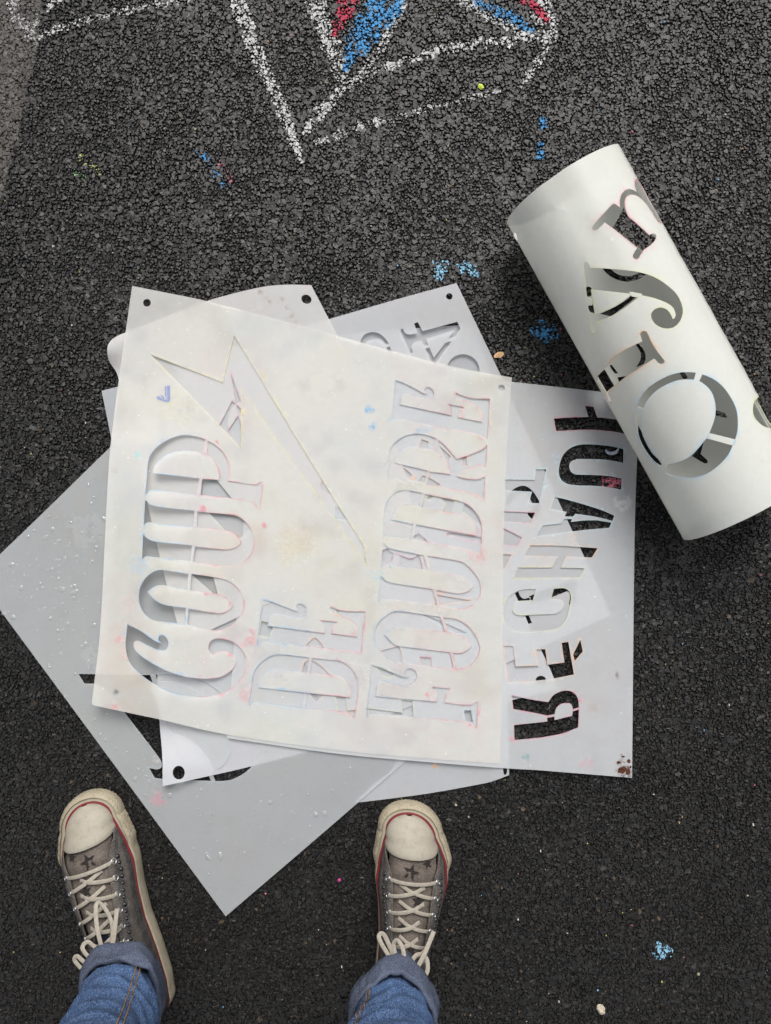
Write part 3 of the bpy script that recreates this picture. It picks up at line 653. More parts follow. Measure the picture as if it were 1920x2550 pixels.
# ---- sheet with the figures 4 and 0
s4_holes = [
    zt((485, 255, c), (515, 243, c), (535, 285), (565, 302), (600, 303), (665, 287, c), (630, 190, c), (668, 175, c), (718, 268, c), (1078, 172, c), (1110, 240, c), (1060, 322, c), (985, 345, c), (1052, 258, c), (755, 348, c), (775, 408, c), (735, 418, c), (708, 365, c), (650, 378), (615, 400), (603, 430), (618, 490, c), (590, 497, c)),
    zt((748, 450, c), (788, 438, c), (835, 545, c), (955, 388, c), (1020, 372, c), (860, 592, c), (870, 640, c), (820, 620, c)),
    zt((60, 470), (72, 400), (80, 360), (110, 310), (160, 285), (220, 278), (280, 300), (330, 345), (368, 397, c), (335, 405, c), (300, 370), (250, 350), (190, 355), (140, 375), (112, 408), (100, 480)),
    zt((345, 435, c), (380, 428, c), (392, 490), (395, 560, c), (350, 560, c)),
    circle_pts(1153, 923, 41, n=28), circle_pts(1119, 738, 8),
    zc((190, 500), (270, 350), (405, 292), (515, 350), (610, 500), (620, 600), (570, 690), (520, 700), (460, 630), (520, 560), (480, 430), (400, 380), (310, 420), (240, 520)),
    zc((1000, 1430, c), (1062, 1480, c), (1040, 1755, c), (965, 1740, c), (985, 1600, c), (945, 1578, c), (500, 1755, c), (480, 1640, c)),
    zc((305, 1605, c), (345, 1580, c), (375, 1645), (420, 1672), (495, 1650, c), (495, 1700, c), (350, 1705, c)),
    zc((430, 1880, c), (475, 1870, c), (512, 1965, c), (470, 1980, c)),
]
s4_outline = [(1137, 705, c), (1240, 920), (1355, 1170), (1522, 1531, c), (1393, 1590), (1100, 1725), (830, 1838, c), (700, 1500), (430, 905, c), (640, 846), (835, 790), (1000, 742)]
def z_s4(x, y): return .0063 + .003 * smoothstep(900, 710, y) * smoothstep(900, 1150, x) + wave(x, y) - .002 * smoothstep(1350, 1540, x)
M_S4 = plastic('clean plastic', .50, .38)
o = link('stencil_sheet', sheet_mesh('stencil_figures', s4_outline, s4_holes, flat3d(z_s4), .0005, base=(.70, .71, .73), stain=.30, seed=60, spots=[], specks=60), M_S4)
tag(o, 'pale stencil with a cut figure 4 and small round corner hole behind the pile', 'stencil', GS)

# ---- curled sheet between them, its far corner hole showing
s7_outline = [(775, 710, c), (840, 835), (930, 1010), (1000, 1150), (1040, 1330, c), (760, 1460), (455, 1600, c), (406, 1420), (293, 935), (272, 900), (267, 868), (276, 848), (300, 833), (420, 786), (520, 748), (640, 717), (710, 709)]
def z_s7(x, y):
    return .0089 + .014 * smoothstep(70, 0, np.hypot(x - 258, y - 868)) + wave(x, y)
s7_holes = [([(575, 930, c), (600, 1000, c), (582, 1010), (568, 1050), (575, 1100), (595, 1150), (640, 1130), (600, 1060)], chalk_one(cPINK, .5)),
            ([(545, 1062, c), (578, 998, c), (602, 1020, c), (560, 1085, c)], chalk_one(cPINK, .5)),
            ([(802, 1200), (800, 1215), (815, 1228), (850, 1230), (860, 1200), (830, 1190)], chalk_one(cPINK, .5)),
            ([(835, 1262, c), (870, 1268, c), (868, 1295, c), (833, 1292, c)], chalk_one(cCYAN, .5)),
            ([(520, 1277, c), (600, 1283, c), (622, 1318, c), (600, 1340, c), (565, 1325, c)], chalk_one(cYEL, .3)),
            ([(503, 1190, c), (540, 1195, c), (578, 1242, c), (498, 1234, c)], chalk_one(cYEL, .3)),
            ([(474, 1428, c), (531, 1437, c), (545, 1490, c)], chalk_one(cYEL, .3)),
            circle_pts(763, 745, 13, 11, .5)]
M_S7 = plastic('lilac white plastic', .46, .36)
o = link('stencil_sheet', sheet_mesh('stencil_curled', s7_outline, s7_holes, flat3d(z_s7), .0005, base=(.75, .745, .735), stain=.45, seed=80, spots=[(650, 728, 10, (.22, .15, .09), .8, 5), (660, 740, 8, (.22, .15, .09), .8, 4), (672, 752, 8, (.22, .15, .09), .8, 4), (700, 745, 9, (.25, .17, .1), .8, 4), (715, 765, 9, (.25, .17, .1), .8, 4), (727, 785, 9, (.25, .17, .1), .8, 4), (735, 800, 7, (.25, .17, .1), .8, 4), (640, 770, 26, (.6, .5, .42), .3, 12), (765, 712, 6, cRED, .6, 5)], specks=90), M_S7)
tag(o, 'brown streaked sheet with a large corner hole, left of the sheet with figure 4', 'stencil', GS)

# ---- big grey wet sheet at lower left with one large letter D
s1_outline = [(-60, 1438, c), (250, 1858), (562, 2282, c), (800, 2078), (1010, 1896), (1180, 1748, c), (500, 898, c), (275, 1113), (100, 1284)]
s1_holes = [
    ([(195, 1678, c), (330, 1681, c), (470, 1684), (560, 1735), (622, 1825), (641, 1862), (634, 1895), (615, 1920), (570, 1943), (500, 1944), (405, 1940, c), (385, 1937, c), (371, 1912, c), (392, 1916), (403, 1908), (398, 1890), (308, 1772), (262, 1716), (240, 1703, c), (210, 1702, c)], chalk_one((.55, .65, .72), .35)),
    [(380, 1700), (450, 1702), (505, 1735), (555, 1810), (574, 1850), (572, 1880), (550, 1912), (512, 1919), (475, 1898), (413, 1795), (385, 1740)],
    [(412, 1360, c), (430, 1368, c), (442, 1392, c), (427, 1386), (416, 1374)],
]
s1_bridges = [[(510, 1912), (522, 1912), (538, 1948), (527, 1948)], [(372, 1676), (386, 1676), (396, 1706), (383, 1708)]]
def z_s1(x, y): return .0048 + wave(x, y) - .001 * smoothstep(300, -50, x)
M_S1 = plastic('grey wet plastic', .62, .30)
o = link('stencil_sheet', sheet_mesh('stencil_wet', s1_outline, s1_holes, flat3d(z_s1), .0005, bridges=s1_bridges, base=(.67, .695, .71), stain=.40, seed=100, spots=[(395, 1985, 30, cPINK, .5, 16), (390, 1890, 14, (.6, .5, .35), .5, 8), (215, 1320, 60, (.66, .68, .69), .12, 16), (240, 1640, 50, (.66, .67, .68), .12, 12)], specks=90), M_S1)
tag(o, 'large grey rain spotted sheet at lower left between the shoes, cut with a big letter', 'stencil', GS)

# ---- sheet whose corner pokes up through that letter
s2_outline = [(405, 1958, c), (500, 1937), (615, 1911), (900, 1838), (1390, 1715, c), (1380, 1690), (1365, 1655), (1300, 1520), (1215, 1330, c), (800, 1450), (400, 1560, c), (392, 1680), (397, 1795), (404, 1880)]
def z_s2(x, y):
    return .0032 + wave(x, y) + .017 * smoothstep(170, 10, np.hypot(x - 400, y - 1962)) + .002 * smoothstep(1250, 1390, x)
s2_holes = [circle_pts(445, 1924, 15, 17), circle_pts(1347, 1694, 13, 11)]
M_S2 = plastic('bright plastic', .42, .36)
o = link('stencil_sheet', sheet_mesh('stencil_poking', s2_outline, s2_holes, flat3d(z_s2), .0005, grid=12, base=(.72, .73, .76), stain=.15, seed=120, spots=[], specks=25), M_S2)
tag(o, 'shiny white sheet whose punched corner pokes up through the big letter opening', 'stencil', GS)

# ---- sheet at the bottom with a curled corner by the right shoe
s5_outline = [(880, 2000, c), (905, 1997), (1060, 1977), (1210, 1950), (1240, 1941), (1268, 1930, c), (1262, 1700), (1245, 1300, c), (1100, 1320, c), (1010, 1700), (985, 1898), (930, 1952)]
def z_s5(x, y): return .0020 + .005 * smoothstep(1190, 1275, x) * smoothstep(1700, 1900, y) + wave(x, y)
s5_holes = [circle_pts(1258, 1917, 5, 13)]
M_S5 = plastic('pale blue plastic', .48, .34)
o = link('stencil_sheet', sheet_mesh('stencil_bottom', s5_outline, s5_holes, flat3d(z_s5), .0005, base=(.66, .68, .71), stain=.30, seed=140, spots=[(1086, 1906, 10, (.85, .38, .12), .95, 10), (1105, 1920, 10, (.15, .12, .1), .7, 4)], specks=30), M_S5)
tag(o, 'pale sheet curving out under the pile beside the toe of the right shoe', 'stencil', GS)

# ---- lowest sheet, showing as a small corner at the left and through the figure 4
s9_outline = [(253, 973, c), (290, 964), (560, 900), (846, 836), (1000, 820), (1172, 808, c), (1212, 900), (1228, 1000), (1230, 1480, c), (800, 1560), (700, 1590, c), (520, 1300), (480, 1100), (350, 1120), (281, 1112, c)]
def z_s9(x, y): return .0012 + .003 * smoothstep(400, 260, x) + wave(x, y)
M_S9 = plastic('dull plastic', .48, .4)
o = link('stencil_sheet', sheet_mesh('stencil_lowest', s9_outline, [], flat3d(z_s9), .0005, base=(.60, .62, .65), stain=.40, seed=160, spots=[], specks=0), M_S9)
tag(o, 'lowest grey sheet, only a small corner showing at the left edge of the pile', 'stencil', GS)

# ---- the rolled stencil: a sheet bent into a tube
TUBE_R = .083
ax_a = np.array([(1405 - 960) * S * (CAM_H - TUBE_R) / CAM_H, -(468 - 1275) * S * (CAM_H - TUBE_R) / CAM_H, TUBE_R])
ax_b = np.array([(1848 - 960) * S * (CAM_H - TUBE_R) / CAM_H, -(1262 - 1275) * S * (CAM_H - TUBE_R) / CAM_H, TUBE_R])
ax_d = ax_b - ax_a; TUBE_L = np.linalg.norm(ax_d); ax_d = ax_d / TUBE_L
ax_s = np.cross(ax_d, (0, 0, 1)); ax_s /= np.linalg.norm(ax_s)          # sideways; angle 0 = straight up, + towards ax_s
def tube_uv(px, py, lower=False):
    """where the line of sight through a photograph pixel meets the tube: (arc length, axial length) in mm"""
    X, Y = W(px, py); d = np.array([X, Y, -CAM_H]); d /= np.linalg.norm(d); o_ = np.array([0, 0, CAM_H]) - ax_a
    dp = d - ax_d * d.dot(ax_d); op = o_ - ax_d * o_.dot(ax_d)
    A_, B_, C_ = dp.dot(dp), 2 * dp.dot(op), op.dot(op) - TUBE_R ** 2
    disc = max(0, B_ * B_ - 4 * A_ * C_)
    t = (-B_ + (1 if lower else -1) * math.sqrt(disc)) / (2 * A_)
    p = o_ + d * t; ang = math.atan2(p.dot(ax_s), p[2])
    if lower and ang < SEAM: ang += 2 * math.pi
    return (ang * TUBE_R * 1000, p.dot(ax_d) * 1000)
SEAM = R(-98); OVER = R(36)
def tmap(pts, lower=False):
    return [tube_uv(p[0], p[1], lower) + tuple(p[2:]) for p in pts]
def tube3d(x, y, dz):
    """x = arc mm, y = axial mm; the roll overlaps itself by a strip"""
    a = x / 1000 / TUBE_R
    turn = (a - SEAM) / (2 * math.pi)
    am = (a + math.pi) % (2 * math.pi) - math.pi
    fac = np.where((am > R(-104)) & (am < R(-50)), math.cos(R(27)) / np.cos(am + R(77)), 1.0)      # a flat crease down one side
    r = TUBE_R * fac - np.clip(turn - .02, 0, 1.1) * .0035 + dz + .0022 * np.sin(2 * a + .6) - .0022 * np.exp(-((a - .42 + y / 1000 * .9) / .10) ** 2) * smoothstep(230, 0, y)
    return ax_a[None] + ax_d[None] * (y / 1000)[:, None] + ax_s[None] * (np.sin(a) * r)[:, None] + np.array([0, 0, 1.])[None] * (np.cos(a) * r)[:, None]
u0 = SEAM * TUBE_R * 1000; u1 = (SEAM + 2 * math.pi + OVER) * TUBE_R * 1000
tube_outline = [(u0, -4, c), ((u0 + u1) / 2, 1), (u1, -4, c), (u1, TUBE_L * 1000 + 2, c)] + [(q * TUBE_R * 1000, TUBE_L * 1000 + 2 + 17 * max(0, -math.sin(q + .1)) - 3 * math.cos(q)) for q in np.linspace(SEAM + 2 * math.pi + OVER - .15, SEAM + .15, 24)] + [(u0, TUBE_L * 1000 + 18, c)]
YL = chalk_one(cLIME, .5); TB = chalk_one((.30, .55, .80), .6); TP = chalk_one(cPINK, .55); TO = chalk_one(cORG, .6)
tube_holes = [
    (tmap(t1((690, 420, c), (710, 410), (735, 425), (748, 437, c), (745, 390), (760, 345), (795, 318), (830, 320), (855, 333, c), (845, 300), (846, 268), (862, 250), (885, 290), (930, 380), (985, 470), (1015, 520), (985, 515, c), (925, 420), (870, 365), (820, 350), (785, 365), (775, 400), (780, 440), (795, 485, c), (930, 600, c), (940, 590), (965, 590), (972, 610), (955, 640), (920, 670), (890, 690), (855, 745), (830, 745), (822, 725), (850, 680, c), (708, 565, c), (650, 525, c), (605, 570), (580, 570), (575, 550), (600, 520))), TP),
    (tmap(t1((525, 775), (537, 764), (552, 772), (565, 800, c), (720, 810), (870, 830), (960, 860), (1040, 910), (1100, 970), (1130, 1050), (1115, 1120), (1070, 1165), (1010, 1170), (960, 1145), (935, 1105), (940, 1070), (970, 1048), (1010, 1045), (1045, 1070), (1068, 1115, c), (1085, 1090), (1070, 1045), (1030, 1015), (950, 985), (870, 968, c), (780, 1040), (690, 1095), (595, 1130, c), (600, 1180), (585, 1200), (570, 1190), (555, 1080), (535, 900))), YL),
    (tmap(t1((568, 932, c), (820, 960, c), (720, 1035), (592, 1088, c))), YL),
    (tmap(tl_((640, 95, c), (460, 190), (320, 330), (262, 390, c), (265, 420), (325, 510), (350, 575), (370, 585), (378, 570), (350, 510, c), (480, 400), (600, 320), (735, 232, c), (770, 270), (800, 275), (818, 255), (800, 230), (740, 150), (700, 80), (680, 30), (655, 12), (630, 25), (625, 45))), TO),
    (tmap(t2((958, 672), (985, 683), (1080, 720), (1180, 790), (1260, 890), (1320, 1010), (1340, 1120), (1335, 1240), (1310, 1330), (1290, 1375), (1240, 1480), (1150, 1580), (1040, 1660), (920, 1700), (800, 1705), (700, 1690), (620, 1660), (575, 1610), (480, 1530), (390, 1420), (340, 1300), (318, 1180), (325, 1065), (345, 995), (400, 880), (480, 795), (600, 720), (740, 670), (850, 662))), TB),
    (tmap(t2((925, 738), (950, 745), (1030, 800), (1090, 880), (1118, 1000), (1110, 1110), (1060, 1255), (1030, 1310), (960, 1400), (870, 1490), (760, 1545), (650, 1570), (590, 1545), (500, 1480), (430, 1370), (385, 1260), (380, 1150), (390, 1085), (405, 1020), (450, 930), (540, 840), (640, 780), (750, 740), (850, 733))), TB),
    (tmap(t2((1666, 880), (1580, 890), (1520, 940), (1498, 1030), (1510, 1100), (1560, 1160), (1630, 1200), (1720, 1205), (1760, 1100), (1740, 930))), YL),
    tmap(t1(*[(90 + 14 * math.cos(q), 625 + 32 * math.sin(q)) for q in np.linspace(0, 6.28, 16, endpoint=False)])),
    # openings on the underside, seen through the letters above them
    tmap(t1((700, 560, c), (775, 430, c), (800, 480, c), (990, 620, c), (890, 700, c)), True),
    tmap(t1((635, 800), (680, 850), (740, 878), (800, 885), (860, 870), (910, 835), (870, 830), (800, 852), (730, 840), (680, 805)), True),
    tmap(t1((530, 930), (550, 918), (570, 930), (570, 968), (555, 980), (535, 975)), True),
    tmap(t1((545, 1040), (565, 1025), (582, 1035), (590, 1075), (570, 1080), (550, 1068)), True),
    tmap(t1((620, 1085, c), (690, 1100, c), (845, 975), (840, 955), (820, 955), (800, 985), (720, 1035)), True),
    tmap(tl_((590, 100, c), (640, 150), (665, 210), (650, 275), (585, 305, c), (620, 250), (625, 190), (590, 130)), True),
    tmap(tl_((365, 290, c), (385, 292, c), (435, 357, c), (405, 362, c), (372, 315)), True),
    tmap(tl_((425, 392, c), (505, 376, c), (440, 430, c)), True),
    tmap(t2((330, 1190, c), (400, 1310), (500, 1480), (585, 1605, c), (480, 1545), (385, 1420), (335, 1300)), True),
    tmap(tl_((255, 385, c), (322, 330, c), (398, 460, c), (330, 515, c)), True),
    tmap(t2((755, 640), (800, 650), (840, 700), (835, 725), (805, 728), (780, 700)), True),
    tmap(t2((1090, 1025, c), (1210, 1060), (1240, 1085), (1225, 1110), (1190, 1105), (1090, 1078, c)), True),
    tmap(t2((880, 1490, c), (1005, 1345, c), (968, 1470, c), (1035, 1530), (1035, 1558), (1005, 1562)), True),
]
tube_bridges = [tmap(q) for q in (
    t2((928, 650), (992, 672), (952, 758), (900, 748)), t2((335, 998), (410, 1022), (394, 1088), (312, 1062)),
    t2((570, 1608), (622, 1668), (655, 1562), (592, 1535)), t2((1045, 1260), (1345, 1335), (1300, 1390), (1020, 1312)),
    t1((530, 985), (575, 985), (575, 1030), (530, 1030)), t1((800, 945), (880, 960), (870, 985), (815, 975)))]
M_TUBE = plastic('cream rolled plastic', .30, .18, .04)
o = link('rolled_stencil', sheet_mesh('rolled_stencil', tube_outline, tube_holes, tube3d, .0008, grid=11, bridges=tube_bridges, base=(.765, .775, .735), stain=.25, seed=180, spots=[], specks=60), M_TUBE)
tag(o, 'stencil sheet rolled into a cream tube with cut letters, lying at the right', 'rolled stencil')

# ------------------------------------------------------------------ marks, rain drops and small bits
def poly_slab(name, loops, z0, z1, mat, parent=None):
    """flat shape traced in photograph pixels as a thin slab"""
    V = []; F = []
    for L in loops:
        L = trace(L, 4); co, _, fc, _, _, _ = delaunay_2d_cdt([Vector(p) for p in L], [(i, (i + 1) % len(L)) for i in range(len(L))], [], 0, 1e-3, True)
        P = np.array([(v.x, v.y) for v in co]); b = len(V); n = len(P); cen_ = np.array([P[list(f)].mean(0) for f in fc]); ins = in_poly(L, cen_[:, 0], cen_[:, 1]); fc = [f for f, q in zip(fc, ins) if q]
        for zz in (z1, z0):
            X, Y = W(P[:, 0], P[:, 1], zz(P[:, 0], P[:, 1])); V += list(zip(X, Y, zz(P[:, 0], P[:, 1])))
        for f in fc:
            F.append([b + i for i in f][::-1]); F.append([b + n + i for i in f])
        for i in range(len(L)): j = (i + 1) % len(L); F.append((b + i, b + j, b + n + j, b + n + i))
    me = bpy.data.meshes.new(name); me.from_pydata(V, [], F); me.update()
    return link(name, me, mat, parent)
M_INK = simple('faded blue ink', rgb(132, 142, 182), .6, .2, .2, 700)
up = lambda f, d: (lambda x, y: f(x, y) + d)
poly_slab('ink_arrow', [z1((612, 900, c), (622, 900, c), (622, 985, c), (612, 985, c)), z1((628, 898, c), (652, 897, c), (652, 1000), (645, 1022), (632, 1028), (612, 1026, c), (540, 998, c), (560, 978, c), (602, 1012), (628, 1005, c)), z1((575, 972, c), (590, 975, c), (610, 1003, c), (600, 1006, c))], up(z_top, .00005), up(z_top, .00025), M_INK, TOP_SHEET)

M_RUST = simple('brown rust crust', rgb(84, 52, 40), .9, .1, .45, 420, .6, 700)
def blot(x, y, rx, ry, sd):
    q = np.random.default_rng(sd); return [(x + rx * math.cos(a) * q.uniform(.6, 1.15), y + ry * math.sin(a) * q.uniform(.6, 1.15)) for a in np.linspace(0, 6.283, 13, endpoint=False)]
poly_slab('rust_stain', [blot(1548, 1918, 12, 11, 1), blot(1564, 1922, 7, 9, 2), blot(1566, 1896, 5, 6, 3), blot(1541, 1899, 5, 4, 4), blot(1552, 1884, 4, 3, 5), blot(1570, 1910, 3, 4, 6)], up(z_sr, .00005), up(z_sr, .0003), M_RUST, RIGHT_SHEET)
def water_mat():
    t = NT('rain water')
    g = t.new('ShaderNodeBsdfGlossy'); g.inputs['Roughness'].default_value = .06; g.inputs[0].default_value = (1, 1, 1, 1)
    tr = t.new('ShaderNodeBsdfTransparent'); tr.inputs[0].default_value = (1, 1, 1, 1)
    fr = t.new('ShaderNodeFresnel'); fr.inputs[0].default_value = 1.33
    f = t.math('ADD', t.math('MULTIPLY', fr.outputs[0], .55), .05)
    f = t.math('MINIMUM', f, .30)
    m = t.new('ShaderNodeMixShader'); t.l.new(f, m.inputs[0]); t.l.new(tr.outputs[0], m.inputs[1]); t.l.new(g.outputs[0], m.inputs[2])
    d = t.new('ShaderNodeBsdfTranslucent'); d.inputs[0].default_value = (.9, .9, .9, 1); d2 = t.new('ShaderNodeBsdfDiffuse'); d2.inputs[0].default_value = (.9, .9, .9, 1)  # white share stands in for the bright highlights light makes in the drops
    md = t.new('ShaderNodeMixShader'); t.l.new(d.outputs[0], md.inputs[1]); t.l.new(d2.outputs[0], md.inputs[2])
    m2 = t.new('ShaderNodeMixShader'); m2.inputs[0].default_value = .18; t.l.new(m.outputs[0], m2.inputs[1]); t.l.new(md.outputs[0], m2.inputs[2]); t.l.new(m2.outputs[0], t.out.inputs[0])
    return t.m
M_WATER = water_mat()
def drops(name, label, spots, zf):
    V = []; F = []
    for x, y, r, el, an in spots:
        zz = float(zf(np.array([x]), np.array([y]))[0]); X, Y = W(x, y, zz); r = r * S; b = len(V); ns, nr = 10, 4
        for i in range(nr):
            q = i / nr * math.pi / 2
            for k in range(ns):
                a = 2 * math.pi * k / ns; u, v = math.cos(a) * math.cos(q) * r * el, math.sin(a) * math.cos(q) * r
                V.append((X + u * math.cos(an) - v * math.sin(an), Y + u * math.sin(an) + v * math.cos(an), zz + .0001 + math.sin(q) * r * .34))
        V.append((X, Y, zz + .0001 + r * .34))
        for i in range(nr - 1):
            for k in range(ns): F.append((b + i * ns + k, b + i * ns + (k + 1) % ns, b + (i + 1) * ns + (k + 1) % ns, b + (i + 1) * ns + k))
        for k in range(ns): F.append((b + (nr - 1) * ns + k, b + (nr - 1) * ns + (k + 1) % ns, b + nr * ns))
    me = bpy.data.meshes.new(name); me.from_pydata([tuple(map(float, v)) for v in V], [], F); me.update(); me.polygons.foreach_set('use_smooth', np.ones(len(F), bool))
    return tag(link(name, me, M_WATER), label, 'water', kind='stuff')
sp = []
S1P = trace(s1_outline, 20); S1H = trace(s1_holes[0][0], 8); TOPP = trace(top_outline, 20)
while len(sp) < 330:
    x, y = random.gauss(190, 170), random.gauss(1560, 230)
    if random.random() < .35: x, y = random.uniform(200, 900), random.uniform(1750, 2250)
    a = np.array([x]), np.array([y])
    if not in_poly(S1P, *a)[0] or in_poly(S1H, *a)[0] or in_poly(TOPP, *a)[0]: continue
    r = min(6.5, 1.3 + random.expovariate(.75)); sp.append((x, y, r, random.choice([1, 1, 1, 1.3, 1.8]) if r > 2.5 else 1, random.uniform(0, 3.1)))
drops('rain_drops', 'rain drops standing on the large grey sheet at lower left', sp, z_s1)

def lump(name, px, py, r, col, label, cat, z=0.0, flat=.6, el=1.0, rough=.8, group=None, mat=None):
    bm = bmesh.new(); bmesh.ops.create_icosphere(bm, subdivisions=2, radius=1)
    rr = np.random.default_rng(int(px * 7 + py))
    X, Y = W(px, py); an = rr.uniform(0, 3.1)
    for v in bm.verts:
        k = 1 + rr.uniform(-.22, .22); u, w_ = v.co.x * k * r * el, v.co.y * k * r
        v.co = (X + u * math.cos(an) - w_ * math.sin(an), Y + u * math.sin(an) + w_ * math.cos(an), z + v.co.z * k * r * flat)
    me = bpy.data.meshes.new(name); bm.to_mesh(me); bm.free()
    return tag(link(name, me, mat or simple(name + ' stuff', col, rough, .3, .25, 500)), label, cat, group)
lump('pebble', 1496, 2513, .0052, rgb(178, 168, 150), 'small pale pebble on the asphalt at the bottom right', 'pebble', .002, .7, 1.35)
lump('chalk_crumb', 1197, 217, .0033, rgb(190, 205, 80), 'yellow green chalk crumb below the chalk drawing', 'chalk', .001, .5, 1.4)
lump('bead', 845, 2190, .0024, rgb(170, 60, 120), 'tiny pink bead between the two shoes', 'bead', .002, .9, 1.0, .15)
lump('dry_leaf_scrap', 1243, 884, .0038, rgb(196, 160, 120), 'tan dry leaf scrap beside the figure 4 stencil', 'leaf scrap', .001, .2, 2.0)
# crescent of worn chalk lying in the letter U
bm = bmesh.new(); rings = []
for i in range(12):
    t = i / 11; a = R(205 + 150 * t); px, py = 1522 + 17 * math.cos(a), 1113 - 17 * math.sin(a); X, Y = W(px, py)
    rr = .0026 * (math.sin(math.pi * min(.97, max(.06, t))) ** .6); ring = []
    for k in range(7):
        b = 2 * math.pi * k / 7; q = rr * random.uniform(.75, 1.2)
        ring.append(bm.verts.new((X + math.cos(b) * q * math.cos(a), Y + math.cos(b) * q * math.sin(a), .002 + math.sin(b) * q)))
    rings.append(ring)
for r0, r1 in zip(rings, rings[1:]):
    for k in range(7): bm.faces.new((r0[k], r0[(k + 1) % 7], r1[(k + 1) % 7], r1[k]))
bm.faces.new(rings[0][::-1]); bm.faces.new(rings[-1])
me = bpy.data.meshes.new('chalk_stub'); bm.to_mesh(me); bm.free()
t = NT('worn chalk'); n = t.noise(t.coord(), 500, 3); t.set(t.p.inputs['Base Color'], t.mix(t.ramp(n, .4, .6), rgb(120, 150, 190), rgb(205, 195, 180))); t.p.inputs['Roughness'].default_value = .95
tag(link('chalk_stub', me, t.m), 'crescent of worn blue white chalk lying in the letter U', 'chalk')

# tiny coloured grit scattered over the asphalt
n = 300; gx = rng.uniform(0, 1920, n); gy = rng.uniform(0, 2550, n)
gv = stones(gx, gy, rng.gamma(4, 1, n) / 4 * .00085 + .0002, rng.uniform(-.0004, .0008, n), .7)
pal = np.array([(.75, .70, .60), (.75, .72, .65), (.70, .62, .45), (.62, .42, .22), (.7, .2, .25), (.25, .5, .75), (.6, .65, .2), (.78, .76, .7), (.5, .42, .3)])
gc = np.ones((n, 4)); gc[:, :3] = pal[rng.integers(0, len(pal), n)] * rng.uniform(.35, .9, (n, 1))
F = (STF[None] + (np.arange(n) * SV)[:, None, None]).reshape(-1, 3)
o = link('grit', mesh_np('grit', gv.reshape(-1, 3), F, col=np.repeat(gc, SV, 0)), M_CHALK); tag(o, 'tiny pale and coloured grit scattered over the asphalt', 'grit', kind='stuff')

# ------------------------------------------------------------------ the person: sneakers, jeans, jacket
person = bpy.data.objects.new('person', None); C.objects.link(person); person.empty_display_size = .1
person.location = (-.157, -.575, 0)
tag(person, 'person standing over the pile in rolled blue jeans and worn grey sneakers', 'person')

# materials
def rubber(name, col, dirt, sc=120):
    t = NT(name); v = t.coord(); n = t.noise(v, sc, 5, .7); n2 = t.noise(v, 35, 4, .6)
    k = t.mix(t.ramp(n, .5, .8, 0, .8), col, dirt); k = t.mix(t.ramp(n2, .5, .8, 0, .5), k, dirt); n4 = t.noise(t.coord('Object', (1, .35, 1)), 420, 4, .8); k = t.mix(t.ramp(n4, .60, .78, 0, .5), k, (.10, .09, .08, 1))
    t.set(t.p.inputs['Base Color'], k); t.p.inputs['Roughness'].default_value = .62; t.p.inputs['Specular IOR Level'].default_value = .3
    t.bump(n, .15, .0005); return t.m
M_RUB = rubber('aged white rubber', rgb(148, 140, 122), rgb(114, 104, 86))
M_BUMP = rubber('ribbed toe rubber', rgb(150, 141, 122), rgb(100, 89, 70), 260)
M_CAP = rubber('scuffed toe rubber', rgb(148, 142, 130), rgb(122, 114, 100), 160)
M_RED = rubber('red stripe rubber', rgb(104, 26, 36), rgb(76, 28, 32))
def canvas(name, cols, stripes):
    """washed canvas; stripes run along the shoe as in a printed cloth"""
    t = NT(name); v = t.coord('Object'); n = t.noise(v, 60, 4, .65); f = t.noise(v, 900, 2); tc = t.new('ShaderNodeAttribute', attribute_name='tint')
    a, b = cols
    base = t.mix(tc.outputs['Alpha'], a, b) if stripes else a
    dark = t.mix(.5, base, (.02, .019, .018, 1)); lightc = t.mix(.16, base, (.35, .33, .31, 1))
    k = t.mix(t.ramp(n, .3, .7), dark, lightc)
    k = t.mix(t.ramp(f, .5, .75, 0, .4), k, (.32, .30, .28, 1))
    t.set(t.p.inputs['Base Color'], k); t.p.inputs['Roughness'].default_value = .9; t.p.inputs['Specular IOR Level'].default_value = .1
    t.bump(t.math('ADD', f, t.math('MULTIPLY', n, 2)), .5, .0012); return t.m
M_CANV = canvas('washed striped canvas', (rgb(66, 59, 54), rgb(22, 22, 25)), True)
M_TONG = canvas('washed tongue canvas', (rgb(80, 69, 61), rgb(60, 60, 62)), False)
M_STAR = simple('faded black print', rgb(44, 40, 39), .9, .1, .3, 600)
M_LACE = simple('cotton lace', rgb(150, 143, 132), .9, .1, .10, 300, .25, 1800)
M_EYE = simple('eyelet metal', rgb(170, 170, 172), .3, .5, .15, 200, metal=1.0)
M_STUD = simple('black stud', rgb(16, 16, 18), .42, .5, .2, 100)
M_STITCH = simple('white thread', rgb(190, 186, 178), .9, .1, .15, 400)
M_SOCK = simple('dark sock', rgb(24, 26, 34), .95, .1, .3, 500)

TT = np.array([0, .02, .06, .14, .28, .42, .56, .68, .78, .86, .92, .96, .985, 1.0])
XO = np.array([0, .016, .027, .033, .0355, .037, .043, .0482, .0468, .0408, .0330, .0250, .0160, 0])     # outer side
XI = np.array([0, .016, .027, .032, .0335, .033, .040, .0482, .0480, .0425, .0350, .0270, .0175, 0])    # inner side
L_SHOE = .300; INS = lambda t: .90 - .09 * float(smoothstep(.62, .88, t))
def half(t, side):
    X_ = XO if side > 0 else XI
    t = float(t); a, b = .885, .07
    if t > a: return np.interp(a, TT, X_) * math.sqrt(max(0, 1 - ((t - a) / (1 - a)) ** 2.05))
    if t < b: return np.interp(b, TT, X_) * math.sqrt(max(0, 1 - ((b - t) / b) ** 2.4))
    return np.interp(t, TT, X_)
TZ = np.array([0, .05, .15, .30, .40, .50, .60, .70, .78, .86, .92, .97, 1.0]); ZZ = np.array([.075, .082, .088, .100, .100, .091, .079, .068, .062, .057, .051, .043, .034])
